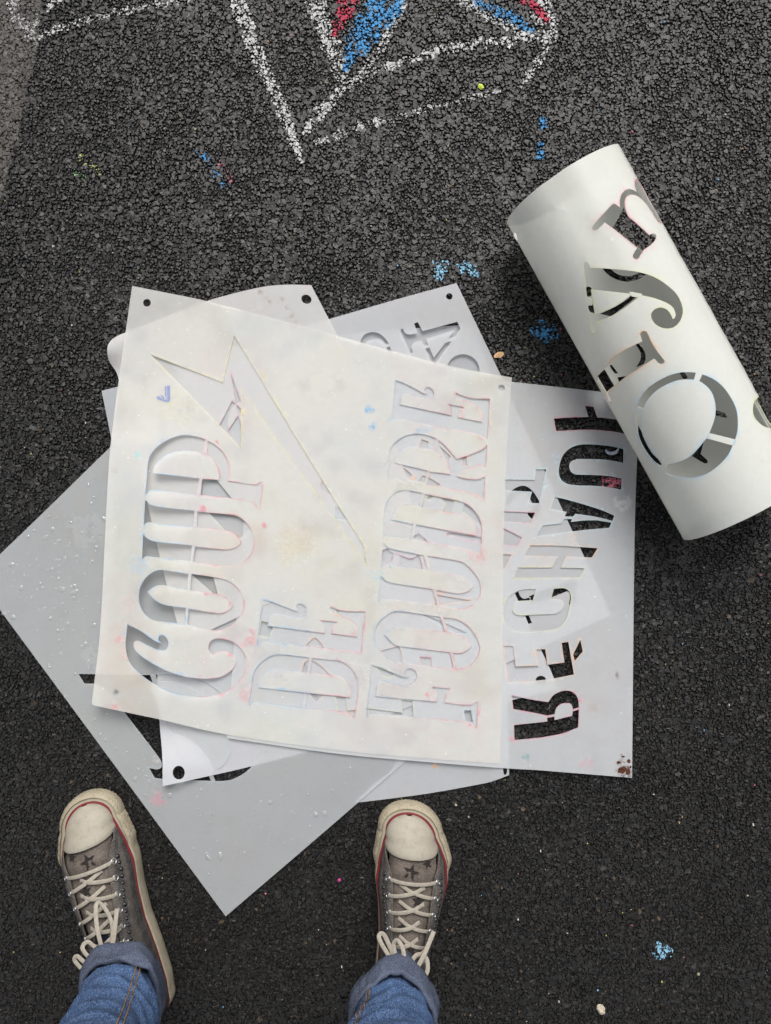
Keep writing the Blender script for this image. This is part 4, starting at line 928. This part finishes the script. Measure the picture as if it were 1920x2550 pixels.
def cx(t): return .004 * np.sin(np.clip((t - .4) / .6, 0, 1) * math.pi) - .006 * smoothstep(.75, 1, t)      # curve of the last, inner side negative
def crest(t): return np.interp(t, TZ, ZZ)
ZB = .026
def surf(t, a, off=0.0, inset=None):
    """point on the shoe's upper: t heel..toe, a -1 (inner edge) .. 0 crest .. 1 (outer edge)"""
    s = 1 if a >= 0 else -1
    w = max(.0002, float(half(t, s)) * INS(t)); top = float(crest(t))
    q = abs(a) * math.pi / 2
    px = s * w * math.sin(q) ** 1.0; pz = ZB + (top - ZB) * (math.cos(q) ** .78)
    y = L_SHOE * (t - .026 * float(smoothstep(.70, 1, t)) + .010 * float(smoothstep(.12, 0, t)))
    # end rounding of the toe is in the outline itself
    nx, nz = math.sin(q) * s, max(.15, math.cos(q))
    l = math.hypot(nx, nz)
    return Vector((px + float(cx(t)) + off * nx / l, y, pz + off * nz / l))

def grid_mesh(name, rows, closed=False):
    V = [v for r in rows for v in r]; n = len(rows[0]); F = []
    for i in range(len(rows) - 1):
        for j in range(n - (0 if closed else 1)): F.append((i * n + j, i * n + (j + 1) % n, (i + 1) * n + (j + 1) % n, (i + 1) * n + j))
    me = bpy.data.meshes.new(name); me.from_pydata(V, [], F); me.update(); me.polygons.foreach_set('use_smooth', np.ones(len(F), bool))
    bm = bmesh.new(); bm.from_mesh(me); bmesh.ops.remove_doubles(bm, verts=bm.verts, dist=1e-6); bmesh.ops.recalc_face_normals(bm, faces=bm.faces[:]); bm.to_mesh(me); bm.free()
    return me
def thicken(o, th, off=-1):
    m = o.modifiers.new('t', 'SOLIDIFY'); m.thickness = th; m.offset = off; return o

def outline_loop(n=120, grow=0.0, t0=0.0, t1=1.0):
    """closed plan outline of the shoe as (x, y) from heel round the outer side to the toe and back"""
    th = np.linspace(0, 1, n // 2); t = .5 - .5 * np.cos(th * math.pi)
    out = [(float(half(q, 1)) + float(cx(q)), q * L_SHOE) for q in t] + [(-float(half(q, -1)) + float(cx(q)), q * L_SHOE) for q in t[::-1][1:-1]]
    P = np.array(out); T = np.roll(P, -1, 0) - np.roll(P, 1, 0); T /= np.hypot(T[:, 0], T[:, 1])[:, None]
    N = np.stack([T[:, 1], -T[:, 0]], 1); 
    return P + N * grow, N

def throat(t):
    """half angle of the lace opening"""
    return float(np.interp(t, [.30, .40, .55, .68, .74, .79, .825, .85], [.38, .38, .38, .38, .44, .58, .76, .84]))

def tube_path(pts, r, n=6, flat=1.0, up=Vector((0, 0, 1))):
    """rows of a ribbon or cord along pts"""
    rows = []
    for i, p in enumerate(pts):
        d = (pts[min(i + 1, len(pts) - 1)] - pts[max(i - 1, 0)]).normalized(); s = d.cross(up)
        s = s.normalized() if s.length > 1e-4 else Vector((1, 0, 0)); u = s.cross(d)
        rows.append([p + s * math.cos(2 * math.pi * k / n) * r + u * math.sin(2 * math.pi * k / n) * r * flat for k in range(n)])
    return rows

_star = None
def star_mesh():
    global _star
    if _star: return _star
    bm = bmesh.new(); vs_ = []
    for k in range(10):
        a = math.pi / 2 + k * math.pi / 5; q = 1.0 if k % 2 == 0 else .42; vs_.append((math.cos(a) * q, math.sin(a) * q))
    cen = bm.verts.new((0, 0, .03)); ring = [bm.verts.new((x, y, 0)) for x, y in vs_]
    for k in range(10): bm.faces.new((cen, ring[k], ring[(k + 1) % 10]))
    me = bpy.data.meshes.new('star_print'); bm.to_mesh(me); bm.free(); me.materials.append(M_STAR); _star = me; return me
def cone_mesh():
    bm = bmesh.new(); bmesh.ops.create_cone(bm, cap_ends=True, segments=12, radius1=1, radius2=.72, depth=.5)
    bmesh.ops.translate(bm, verts=bm.verts, vec=(0, 0, .25)); top = [f for f in bm.faces if f.normal.z > .9]
    r = bmesh.ops.extrude_face_region(bm, geom=top); vv = [g for g in r['geom'] if isinstance(g, bmesh.types.BMVert)]
    for v in vv: v.co.x *= .25; v.co.y *= .25; v.co.z += .45
    me = bpy.data.meshes.new('stud'); bm.to_mesh(me); bm.free(); me.materials.append(M_STUD); return me
def torus_mesh():
    V = []; F = []; n, m = 16, 8
    for i in range(n):
        a = 2 * math.pi * i / n
        for k in range(m):
            b = 2 * math.pi * k / m; q = 1 + .26 * math.cos(b); V.append((q * math.cos(a), q * math.sin(a), .26 * math.sin(b)))
    for i in range(n):
        for k in range(m): F.append((i * m + k, ((i + 1) % n) * m + k, ((i + 1) % n) * m + (k + 1) % m, i * m + (k + 1) % m))
    me = bpy.data.meshes.new('eyelet'); me.from_pydata(V, [], F); me.update(); me.polygons.foreach_set('use_smooth', np.ones(len(F), bool)); me.materials.append(M_EYE); return me
STUD = cone_mesh(); EYE = torus_mesh()

def on_surf(t, a, off=.0):
    p = surf(t, a, off); du = surf(t, a + .02, off) - surf(t, a - .02, off); dv = surf(t + .01, a, off) - surf(t - .01, a, off)
    n = du.cross(dv).normalized()
    if n.z < 0: n = -n
    return p, n, dv.normalized()

def make_sneaker(foot, toe_px, heel_px, label, lace_style):
    """foot = +1 right shoe (outer side = +x) or -1 left shoe (mirrored)"""
    tx, ty = W(toe_px[0], toe_px[1], .014); hx, hy = W(heel_px[0], heel_px[1], .014)
    d = Vector((tx - hx, ty - hy, 0)); ang = math.atan2(d.y, d.x) - math.pi / 2
    M = Matrix.Translation((hx, hy, .001)) @ Matrix.Rotation(ang, 4, 'Z') @ Matrix.Diagonal((foot, 1, 1, 1)) @ Matrix.Scale(d.length / L_SHOE, 4)
    inv = person.matrix_world.inverted() if False else Matrix.Translation(-person.location)
    def put(name, me, mat, parent, local=None):
        o = bpy.data.objects.new(name, me); C.objects.link(o)
        if mat is not None and not me.materials: me.materials.append(mat)
        o.parent = parent
        if parent is person: o.matrix_local = inv @ M
        elif local is not None: o.matrix_local = local
        return o
    # canvas upper: two side panels with the lace opening between them, closed round the heel
    def panel(s):
        rows = []
        ts = np.concatenate([np.linspace(.0, .30, 12)[:-1], np.linspace(.30, .85, 42)])
        for t in ts:
            a0 = throat(t) if t >= .30 else float(np.interp(t, [0, .10, .20, .30], [.44, .36, .28, .38]))
            row = []
            for k in range(19):
                a = a0 + (1 - a0) * k / 18
                p = surf(max(t, .004), s * a)
                wr = (float(vnoise(p.x * 1000 + 50 * s, p.y * 1000, 14, 61)) - .5) * .0028 + (float(vnoise(p.x * 1000, p.y * 1000 + p.z * 700, 6, 62)) - .5) * .0011
                p.z += wr * (1 - abs(k / 18 - .45)); row.append(p)
            rows.append(row)
        return rows
    V = []; F = []; A = []
    for s in (1, -1):
        rows = panel(s); b = len(V); n = len(rows[0])
        for i, r in enumerate(rows):
            for k, p in enumerate(r):
                V.append(tuple(p)); q = k / (n - 1)
                st = smoothstep(.21, .24, q) * smoothstep(.50, .47, q) + smoothstep(.66, .69, q) * smoothstep(.93, .91, q) + .8 * smoothstep(.14, .10, q) * smoothstep(.58, .5, p.y / L_SHOE)
                A.append((0, 0, 0, float(min(1, st))))
        for i in range(len(rows) - 1):
            for k in range(n - 1):
                f = (b + i * n + k, b + i * n + k + 1, b + (i + 1) * n + k + 1, b + (i + 1) * n + k)
                F.append(f if s < 0 else f[::-1])
    me = bpy.data.meshes.new('sneaker'); me.from_pydata(V, [], F); me.update(); me.polygons.foreach_set('use_smooth', np.ones(len(F), bool))
    ca = me.color_attributes.new('tint', 'FLOAT_COLOR', 'POINT'); ca.data.foreach_set('color', np.array(A, np.float32).ravel())
    sh = put('sneaker', me, M_CANV, person); thicken(sh, .0018, -1); sh['label'] = label
    # rubber sole
    P0, N = outline_loop(140)
    def ring(grow, z): return [Vector((p[0] + nn[0] * grow, p[1] + nn[1] * grow, z)) for p, nn in zip(P0, N)]
    rows = [ring(-.012, .0), ring(-.001, .0), ring(.001, .004), ring(.001, .012), ring(.0, .024), ring(-.0012, .0275), ring(-.009, .0275), ring(-.014, .024)]
    put('sole', grid_mesh('sole', rows, True), M_RUB, sh)
    # red pin stripe on the upper edge of the sole
    rr = [Vector((p[0] - nn[0] * (.0026 + .0048 * float(smoothstep(.66, .92, p[1] / L_SHOE))), p[1] - nn[1] * (.0026 + .0048 * float(smoothstep(.66, .92, p[1] / L_SHOE))), .0285)) for p, nn in zip(P0, N)]; m = len(rr); rows = [[Vector((p.x, p.y, p.z)) + Vector((N[i][0] * .0019 * math.cos(q), N[i][1] * .0019 * math.cos(q), .0016 * math.sin(q))) for i, p in enumerate(rr)] for q in np.linspace(0, 2 * math.pi, 7)]
    put('red_stripe', grid_mesh('red_stripe', rows, True), M_RED, sh)
    # toe bumper with its raised lozenge ribs
    P1, N1 = outline_loop(520); sel = [i for i in range(len(P1)) if P1[i][1] > .715 * L_SHOE]; rows = []
    order = sel
    for h in np.linspace(0, 1, 22):
        row = []
        for i in order:
            e = min(1, (P1[i][1] / L_SHOE - .715) * 18)
            rib = max(abs(((i * .22 + h * 5.5) % 1) - .5), abs(((i * .22 - h * 5.5) % 1) - .5)) * 2
            gr = (.0035 + .0016 * smoothstep(.45, .9, rib) * (0 < h < .92)) * e * math.sin(min(1, h * 5 + .05) * math.pi / 2) * (1 if h < .9 else .6)
            z = .003 + .0265 * h
            row.append(Vector((P1[i][0] + N1[i][0] * (gr - .0035 * smoothstep(.6, 1, h) * .9), P1[i][1] + N1[i][1] * (gr - .0035 * smoothstep(.6, 1, h) * .9), z)))
        rows.append(row)
    put('toe_bumper', grid_mesh('toe_bumper', rows), M_BUMP, sh)
    # smooth toe cap
    rows = []
    for i in range(26):
        row = []
        for k in range(33):
            a = -1 + 2 * k / 32
            tb = .822 + .030 * a * a - .006 * foot * 0
            t = tb + (1 - tb) * (1 - (1 - i / 25) ** 1.6)
            row.append(surf(min(t, .9995), a, .0014 if i > 0 else .0002, None))
        rows.append(row)
    put('toe_cap', grid_mesh('toe_cap', rows), M_CAP, sh)
    # tongue
    rows = []
    for i in range(30):
        t = .30 + (.865 - .30) * i / 29; row = []
        for k in range(15):
            a = (-1 + 2 * k / 14) * (throat(t) + .10) * (1 if t < .8 else .95)
            p = surf(t, a, -.0042); p.z += .0022 * math.sin(t * 60) * smoothstep(.60, .76, t) * (1 - abs(a)) + (float(vnoise(p.x * 1000, p.y * 1000, 9, 71)) - .5) * .003
            row.append(p)
        rows.append(row)
    tg = put('tongue', grid_mesh('tongue', rows), M_TONG, sh)
    for t, a, q in ((.765, -.06, .0110), (.805, .36, .0070), (.655, .12, .009), (.56, -.14, .009), (.47, .1, .009)):
        p, nn, dv = on_surf(t, a, -.0026); X = dv.cross(nn).normalized(); Mx = Matrix((X, dv, nn)).transposed().to_4x4(); Mx.translation = p
        put('star_print', star_mesh(), None, sh, Mx @ Matrix.Rotation(.35 + t * 9, 4, 'Z') @ Matrix.Scale(q, 4))
    if not lace_style:
        rows = []
        for i in range(9):
            q = i / 8; rows.append([surf(.50 - .085 * q, (-.16 + .34 * k / 6) * (.25 + math.sin(math.pi * (.1 + .85 * q))) * .9, -.0018) for k in range(7)])
        put('torn_hole', grid_mesh('torn_hole', rows), M_SOCK, sh)
    # eyelets
    te = [.725, .662, .600, .540, .480, .422, .365]; eyes = {1: [], -1: []}
    for s in (1, -1):
        for t in te:
            p, nn, dv = on_surf(t, s * (throat(t) + .115), .0016); eyes[s].append((p, nn))
            X = dv.cross(nn).normalized(); Mx = Matrix((X, dv, nn)).transposed().to_4x4(); Mx.translation = p
            put('eyelet', EYE, None, sh, Mx @ Matrix.Scale(.0034, 4))
            # the dark hole inside the ring
    # laces: one flat strand for every crossing
    def lace(a, b, lift, name='lace', wid=.0026, dive=0.0):
        pts = []
        for i in range(13):
            q = i / 12; p = a.lerp(b, q); t = min(.83, max(.05, p.y / L_SHOE)); zc_ = crest(t)
            xx = p.x - float(cx(t)); w = max(.01, float(half(t, 1 if xx > 0 else -1)) * INS(t)); aa = math.asin(max(-1, min(1, xx / w))) / (math.pi / 2)
            z = surf(t, aa).z + lift + .0016 * math.sin(q * math.pi) - dive * float(smoothstep(.7, 1, q))
            pts.append(Vector((p.x, p.y, z)))
        return put(name, grid_mesh(name, tube_path(pts, wid, 8, .15)), M_LACE, sh)
    e1, e2 = eyes[1], eyes[-1]
    lace(e1[0][0], e2[0][0], .0020)
    for i in range(1, 5 if lace_style else 5):
        lace(e1[i][0], e2[i - 1][0].lerp(e1[i][0], .22 + .05 * random.random()), .0016, dive=.0045); lace(e2[i][0], e1[i - 1][0].lerp(e2[i][0], .26 + .06 * random.random()), .0034, dive=.0050)
    for i in (5, 6):
        lace(e1[i][0], e2[i - 1][0], .0030, wid=.0022); lace(e2[i][0], e1[i - 1][0], .0018, wid=.0022)
    def loop(ctrl, wid=.0027, name='lace_loop'):
        P_ = [Vector(q) for q in ctrl]; pts = []
        for i in range(len(P_) - 1):
            p0, p1, p2, p3 = P_[max(i - 1, 0)], P_[i], P_[i + 1], P_[min(i + 2, len(P_) - 1)]
            for k in range(8):
                t = k / 8; pts.append(.5 * ((2 * p1) + (p2 - p0) * t + (2 * p0 - 5 * p1 + 4 * p2 - p3) * t * t + (3 * p1 - p0 - 3 * p2 + p3) * t ** 3))
        pts.append(P_[-1]); put(name, grid_mesh(name, tube_path(pts, wid, 8, .18)), M_LACE, sh)
    zt_ = .108
    if lace_style == 'bow':
        loop([(0, .118, zt_), (-.012, .135, zt_ + .008), (-.030, .158, zt_ + .006), (-.036, .168, zt_ + .002), (-.030, .170, zt_), (-.018, .150, zt_ + .002), (-.004, .120, zt_)])
        loop([(0, .118, zt_ + .002), (-.002, .140, zt_ + .010), (-.006, .158, zt_ + .008), (-.013, .166, zt_ + .004), (-.017, .158, zt_ + .002), (-.010, .138, zt_ + .004), (-.002, .118, zt_)])
        loop([(.004, .115, zt_ + .004), (.012, .135, zt_ + .010), (.020, .152, zt_ + .008), (.026, .166, zt_ + .003), (.031, .178, zt_ - .002)], .0028, 'lace_end')
        loop([(.002, .118, zt_), (.018, .122, zt_ + .006), (.026, .132, zt_ + .006), (.024, .146, zt_ + .003), (.014, .150, zt_ + .002), (.007, .142, zt_ + .004), (.004, .120, zt_)])
        lump_c = (-.036, .122, zt_ - .006)
    else:
        loop([(.0, .118, zt_), (-.006, .140, zt_ + .008), (-.008, .165, zt_ + .006), (-.010, .186, zt_ - .006), (-.016, .184, zt_ - .008), (-.022, .165, zt_ - .004), (-.018, .145, zt_ - .002), (-.006, .125, zt_)])
        loop([(-.002, .116, zt_ + .004), (-.018, .138, zt_ + .004), (-.027, .158, zt_), (-.033, .174, zt_ - .006)], .0027, 'lace_end')
        loop([(.004, .116, zt_), (.020, .128, zt_ + .004), (.028, .138, zt_ + .002), (.034, .134, zt_), (.030, .122, zt_)])
        loop([(.002, .118, zt_), (.012, .132, zt_ + .006), (.018, .146, zt_ + .004), (.010, .150, zt_ + .002), (.002, .136, zt_ + .003)])
    # rows of studs along both sides
    for s in (1, -1):
        for i in range(17):
            t = .735 - i * .0268; a = s * float(np.interp(t, [.25, .5, .735], [.58, .60, .66])); p, nn, dv = on_surf(t, a, .0006)
            X = dv.cross(nn).normalized(); Mx = Matrix((X, dv, nn)).transposed().to_4x4(); Mx.translation = p
            put('stud', STUD, None, sh, Mx @ Matrix.Scale(.0033 if (i + (s > 0)) % 7 else .0038, 4))
    # double rows of stitching along the lace opening and the corner patches
    V = []; F = []
    def dash(p, q, nn, w=.00045):
        d_ = (q - p); s_ = d_.cross(nn).normalized() * w; b = len(V); u = nn * .0006
        V.extend([p - s_ + u, p + s_ + u, q + s_ + u, q - s_ + u, p - u, q - u]); F.append((b, b + 1, b + 2, b + 3)); F.append((b, b + 3, b + 5, b + 4)); F.append((b + 1, b + 4, b + 5, b + 2))
    for s in (1, -1):
        for da in (.028, .055):
            ts = np.arange(.32, .80, .0115)
            for t in ts:
                p, nn, _ = on_surf(t, s * (throat(t) + da), .0006); q, _, _ = on_surf(t + .0075, s * (throat(t + .0075) + da), .0006); dash(p, q, nn)
        for dt in (0, .012):
            path = [(.812 - dt, .74), (.775 - dt, .70), (.752 - dt, .86), (.785 - dt, .93)]
            for (ta, aa), (tb, ab) in zip(path, path[1:]):
                for k in range(6):
                    u0_, u1_ = k / 6, (k + .65) / 6
                    p, nn, _ = on_surf(ta + (tb - ta) * u0_, s * (aa + (ab - aa) * u0_), .0008); q, _, _ = on_surf(ta + (tb - ta) * u1_, s * (aa + (ab - aa) * u1_), .0008); dash(p, q, nn)
    me = bpy.data.meshes.new('stitching'); me.from_pydata([tuple(v) for v in V], [], F); me.update()
    o = put('stitching', me, M_STITCH, sh); o['kind'] = 'stuff'
    # sock filling the shoe's mouth
    rows = []
    for h in np.linspace(0, 1, 8):
        rows.append([Vector((math.cos(q) * (.024 - .002 * h), .078 + math.sin(q) * (.040 - .006 * h), .045 + .11 * h)) for q in np.linspace(0, 2 * math.pi, 20, endpoint=False)])
    put('sock', grid_mesh('sock', rows, True), M_SOCK, sh)
    return sh, M
LEFT, ML = make_sneaker(-1, (206, 1984), (393, 2516), 'left sneaker with loosened laces and a torn tongue', '')
RIGHT, MR = make_sneaker(1, (1031, 2004), (987, 2562), 'right sneaker with a tied bow lace', 'bow')

# ---- jeans: one garment, two legs with rolled cuffs
def denim_mat(name, dark, light, worn):
    t = NT(name); v = t.coord('Object', (1, 1, .35)); n = t.noise(v, 22, 4, .6); f = t.noise(v, 1000, 2, .7); g = t.noise(t.coord('Object', (1, 1, 4)), 520, 2)
    k = t.mix(t.ramp(n, .3, .7), dark, light); k = t.mix(t.ramp(f, .42, .72, 0, .65), k, worn); k = t.mix(t.ramp(g, .5, .75, 0, .3), k, dark)
    t.set(t.p.inputs['Base Color'], k); t.p.inputs['Roughness'].default_value = .92; t.p.inputs['Specular IOR Level'].default_value = .08
    t.bump(t.math('ADD', f, g), .5, .0008); return t.m
M_DENIM = denim_mat('blue denim', rgb(28, 44, 74), rgb(52, 76, 114), rgb(122, 142, 170))
M_CUFF = denim_mat('denim inside', rgb(46, 52, 68), rgb(72, 80, 98), rgb(116, 122, 136))
M_SEAM = simple('tan seam thread', rgb(126, 98, 64), .9, .1, .2, 400)
def leg_axis(A, side):
    hip = Vector((person.location.x + side * .085, person.location.y + .02, .90)); knee = Vector((A.x * .55 + hip.x * .45, A.y + .035, .50))
    return A, knee, hip
def leg_point(A, side, z):
    a, k, h = leg_axis(A, side)
    if z < k.z: q = (z - .05) / (k.z - .05); return Vector((a.x + (k.x - a.x) * q + (.16 * max(0, z - .11) * max(0, 1 - q) if side < 0 else 0), a.y + (k.y - a.y) * q, z))
    q = (z - k.z) / (h.z - k.z); return Vector((k.x + (h.x - k.x) * q, k.y + (h.y - k.y) * q, z))
def leg_fold(z, q, side):
    """creases: sharp ridges that wander round the shin and stack up above the cuff"""
    u = z * 1000 + 16 * math.sin(q * 1.0 + side * 1.9) + 9 * math.sin(2 * q + side) + 22 * float(vnoise(q * 20 + side * 60, z * 300, 14, 85))
    ph = (u / 31) % 1.0
    ridge = (1 - abs(2 * ph - 1)) ** 1.6
    amp = .0085 * float(smoothstep(.40, .15, z)) * float(smoothstep(.125, .165, z)) * (.35 + .65 * float(vnoise(q * 24 + side * 33, z * 1000, 30, 86)))
    return ridge * amp + (float(vnoise(q * 30 + side * 90, z * 1000, 26, 81)) - .5) * .006 + (float(vnoise(q * 60 + side * 90, z * 1000, 9, 82)) - .5) * .0016
def legs():
    V = []; F = []
    anchors = []
    for M_, side, tilt in ((ML, -1, .0), (MR, 1, .0)):
        A = M_ @ Vector((0, .080, 0)); A.x += .004 if side < 0 else -.004; A.z = .05; anchors.append((A, side, M_))
    n = 96; parts = []
    for A, side, M_ in anchors:
        zs = np.concatenate([np.linspace(.118, .30, 60), np.linspace(.31, .88, 30)]); b = len(V)
        for i, z in enumerate(zs):
            cpt = leg_point(A, side, z); r = float(np.interp(z, [.12, .16, .2, .35, .5, .7, .88], [.040, .043, .046, .056, .066, .082, .096]))
            for k in range(n):
                q = 2 * math.pi * k / n
                fold = leg_fold(z, q, side)
                V.append((cpt.x + math.cos(q) * (r + fold), cpt.y + math.sin(q) * (r * 1.12 + fold), z))
        for i in range(len(zs) - 1):
            for k in range(n): F.append((b + i * n + k, b + i * n + (k + 1) % n, b + (i + 1) * n + (k + 1) % n, b + (i + 1) * n + k))
    # seat and waist
    b = len(V); zs = np.linspace(.80, 1.02, 10)
    for z in zs:
        for k in range(n):
            q = 2 * math.pi * k / n; wx = float(np.interp(z, [.8, .9, 1.02], [.175, .185, .165])); wy = float(np.interp(z, [.8, .9, 1.02], [.10, .125, .115]))
            V.append((person.location.x + math.cos(q) * wx, person.location.y + .02 + math.sin(q) * wy, z))
    for i in range(len(zs) - 1):
        for k in range(n): F.append((b + i * n + k, b + i * n + (k + 1) % n, b + (i + 1) * n + (k + 1) % n, b + (i + 1) * n + k))
    off = person.location
    me = bpy.data.meshes.new('jeans'); me.from_pydata([(x - off.x, y - off.y, z) for x, y, z in V], [], F); me.update(); me.polygons.foreach_set('use_smooth', np.ones(len(F), bool))
    j = link('jeans', me, M_DENIM, person); thicken(j, .0015, -1)
    for A, side, M_ in anchors:
        # rolled cuff, slumped over the laces
        rows = []; prof = [(.000, .0), (.003, -.002), (.0065, .004), (.0074, .011), (.0080, .018), (.0078, .026), (.0072, .034), (.0066, .041), (.0058, .046), (.004, .051), (.0, .048), (-.002, .040)]
        for dr, dz in prof:
            row = []
            for k in range(128):
                q = 2 * math.pi * k / 128; front = math.sin(q)
                zz = .090 + dz + .012 * front + .004 * math.sin(2 * q + side * 1.3) + .003 * math.sin(3 * q + side)
                cpt = leg_point(A, side, zz); r = .0440 + dr + .0022 * math.sin(4 * q + side * 2) + (float(vnoise(q * 25 + side * 40, zz * 1000, 12, 83)) - .5) * .007 + (float(vnoise(q * 60 + side * 40, zz * 1000, 6, 84)) - .5) * .0025
                row.append(Vector((cpt.x + math.cos(q) * r - off.x, cpt.y + math.sin(q) * r * 1.22 - off.y, zz)))
            rows.append(row)
        cf = link('cuff', grid_mesh('cuff', rows, True), M_CUFF, j)
        # outer side seam with two rows of thread
        for dq in (-.05, .05):
            pts = []
            for z in np.linspace(.14, .8, 240):
                cpt = leg_point(A, side, z); r = float(np.interp(z, [.12, .16, .2, .35, .5, .7, .88], [.040, .043, .046, .056, .066, .082, .096])) + .0035
                q = (R(62) if side < 0 else R(128)) + dq
                fold = leg_fold(z, q, side)
                pts.append(Vector((cpt.x + math.cos(q) * (r + fold - .0022) - off.x, cpt.y + math.sin(q) * ((r - .0022) * 1.12 + fold) - off.y, z)))
            link('seam', grid_mesh('seam', tube_path(pts, .00065, 6)), M_SEAM, j)
    return anchors
ANCH = legs()

# ---- the rest of the figure stands behind the camera: jacket, head, hands
def skin_mesh(name, joints, edges, root=0, sub=2):
    """grow one continuous surface round a jointed skeleton: joints = (x, y, z, radius)"""
    me = bpy.data.meshes.new(name + '_skeleton'); me.from_pydata([j[:3] for j in joints], edges, []); o = bpy.data.objects.new(name + '_tmp', me); C.objects.link(o)
    o.modifiers.new('s', 'SKIN')
    for v, j in zip(me.skin_vertices[0].data, joints): v.radius = (j[3], j[3] if len(j) < 5 else j[4])
    me.skin_vertices[0].data[root].use_root = True
    m = o.modifiers.new('u', 'SUBSURF'); m.levels = sub; m.render_levels = sub
    dg = bpy.context.evaluated_depsgraph_get(); out = bpy.data.meshes.new_from_object(o.evaluated_get(dg)); out.name = name
    bpy.data.objects.remove(o); out.polygons.foreach_set('use_smooth', np.ones(len(out.polygons), bool)); return out
J = [(0, 0, .98, .15, .105), (0, -.01, 1.16, .15, .105), (0, -.02, 1.34, .175, .11), (0, -.01, 1.45, .07), (-.17, -.01, 1.41, .065), (.19, -.01, 1.41, .065),
     (-.20, .02, 1.16, .05), (.27, .04, 1.18, .05), (.03, .36, 1.235, .036), (.26, .38, 1.235, .036)]
jk = link('jacket', skin_mesh('jacket', J, [(0, 1), (1, 2), (2, 3), (2, 4), (2, 5), (4, 6), (5, 7), (6, 8), (7, 9)]), simple('dark jacket cloth', rgb(40, 42, 48), .9, .1, .2, 40, .3, 300), person)
H = [(0, -.01, 1.45, .055), (0, .03, 1.53, .052), (0, .06, 1.60, .075, .085), (0, .055, 1.68, .078, .095), (0, .05, 1.74, .05, .06), (0, .155, 1.60, .012)]
hd = skin_mesh('body', H, [(0, 1), (1, 2), (2, 3), (3, 4), (2, 5)], 2)
M_SKIN = simple('skin', rgb(200, 160, 138), .5, .3, .08, 60)
for hx, sgn in ((.05, 1), (.245, -1)):
    Hn = [(hx, .375, 1.235, .024), (hx + .012 * sgn, .44, 1.245, .036, .015)]; E = [(0, 1)]
    for k, (ln, sp_) in enumerate(((.060, -.030), (.072, -.011), (.068, .010), (.055, .030))):
        i = len(Hn); bx_ = hx + .012 * sgn + sp_
        Hn += [(bx_, .475, 1.247, .0095), (bx_, .475 + ln * .5, 1.238, .0088), (bx_, .475 + ln, 1.222, .0078)]; E += [(1, i), (i, i + 1), (i + 1, i + 2)]
    i = len(Hn); Hn += [(hx + .045 * sgn, .425, 1.235, .011), (hx + .062 * sgn, .455, 1.225, .0095)]; E += [(1, i), (i, i + 1)]
    link('hand', skin_mesh('hand', Hn, E, 1), M_SKIN, person)
link('body', hd, M_SKIN, person)
rows = []
for i in range(12):
    q = i / 11 * math.pi * .56
    rows.append([Vector((math.sin(q) * .094 * math.cos(a), .048 + math.sin(q) * .108 * math.sin(a) - .012, 1.675 + math.cos(q) * .112 - .02 * (math.sin(a) < -.2) * math.sin(q))) for a in np.linspace(0, 2 * math.pi, 28, endpoint=False)])
thicken(link('hair', grid_mesh('hair', rows, True), simple('brown hair', rgb(58, 42, 32), .6, .3, .3, 200, .5, 400), person), .008, 1)
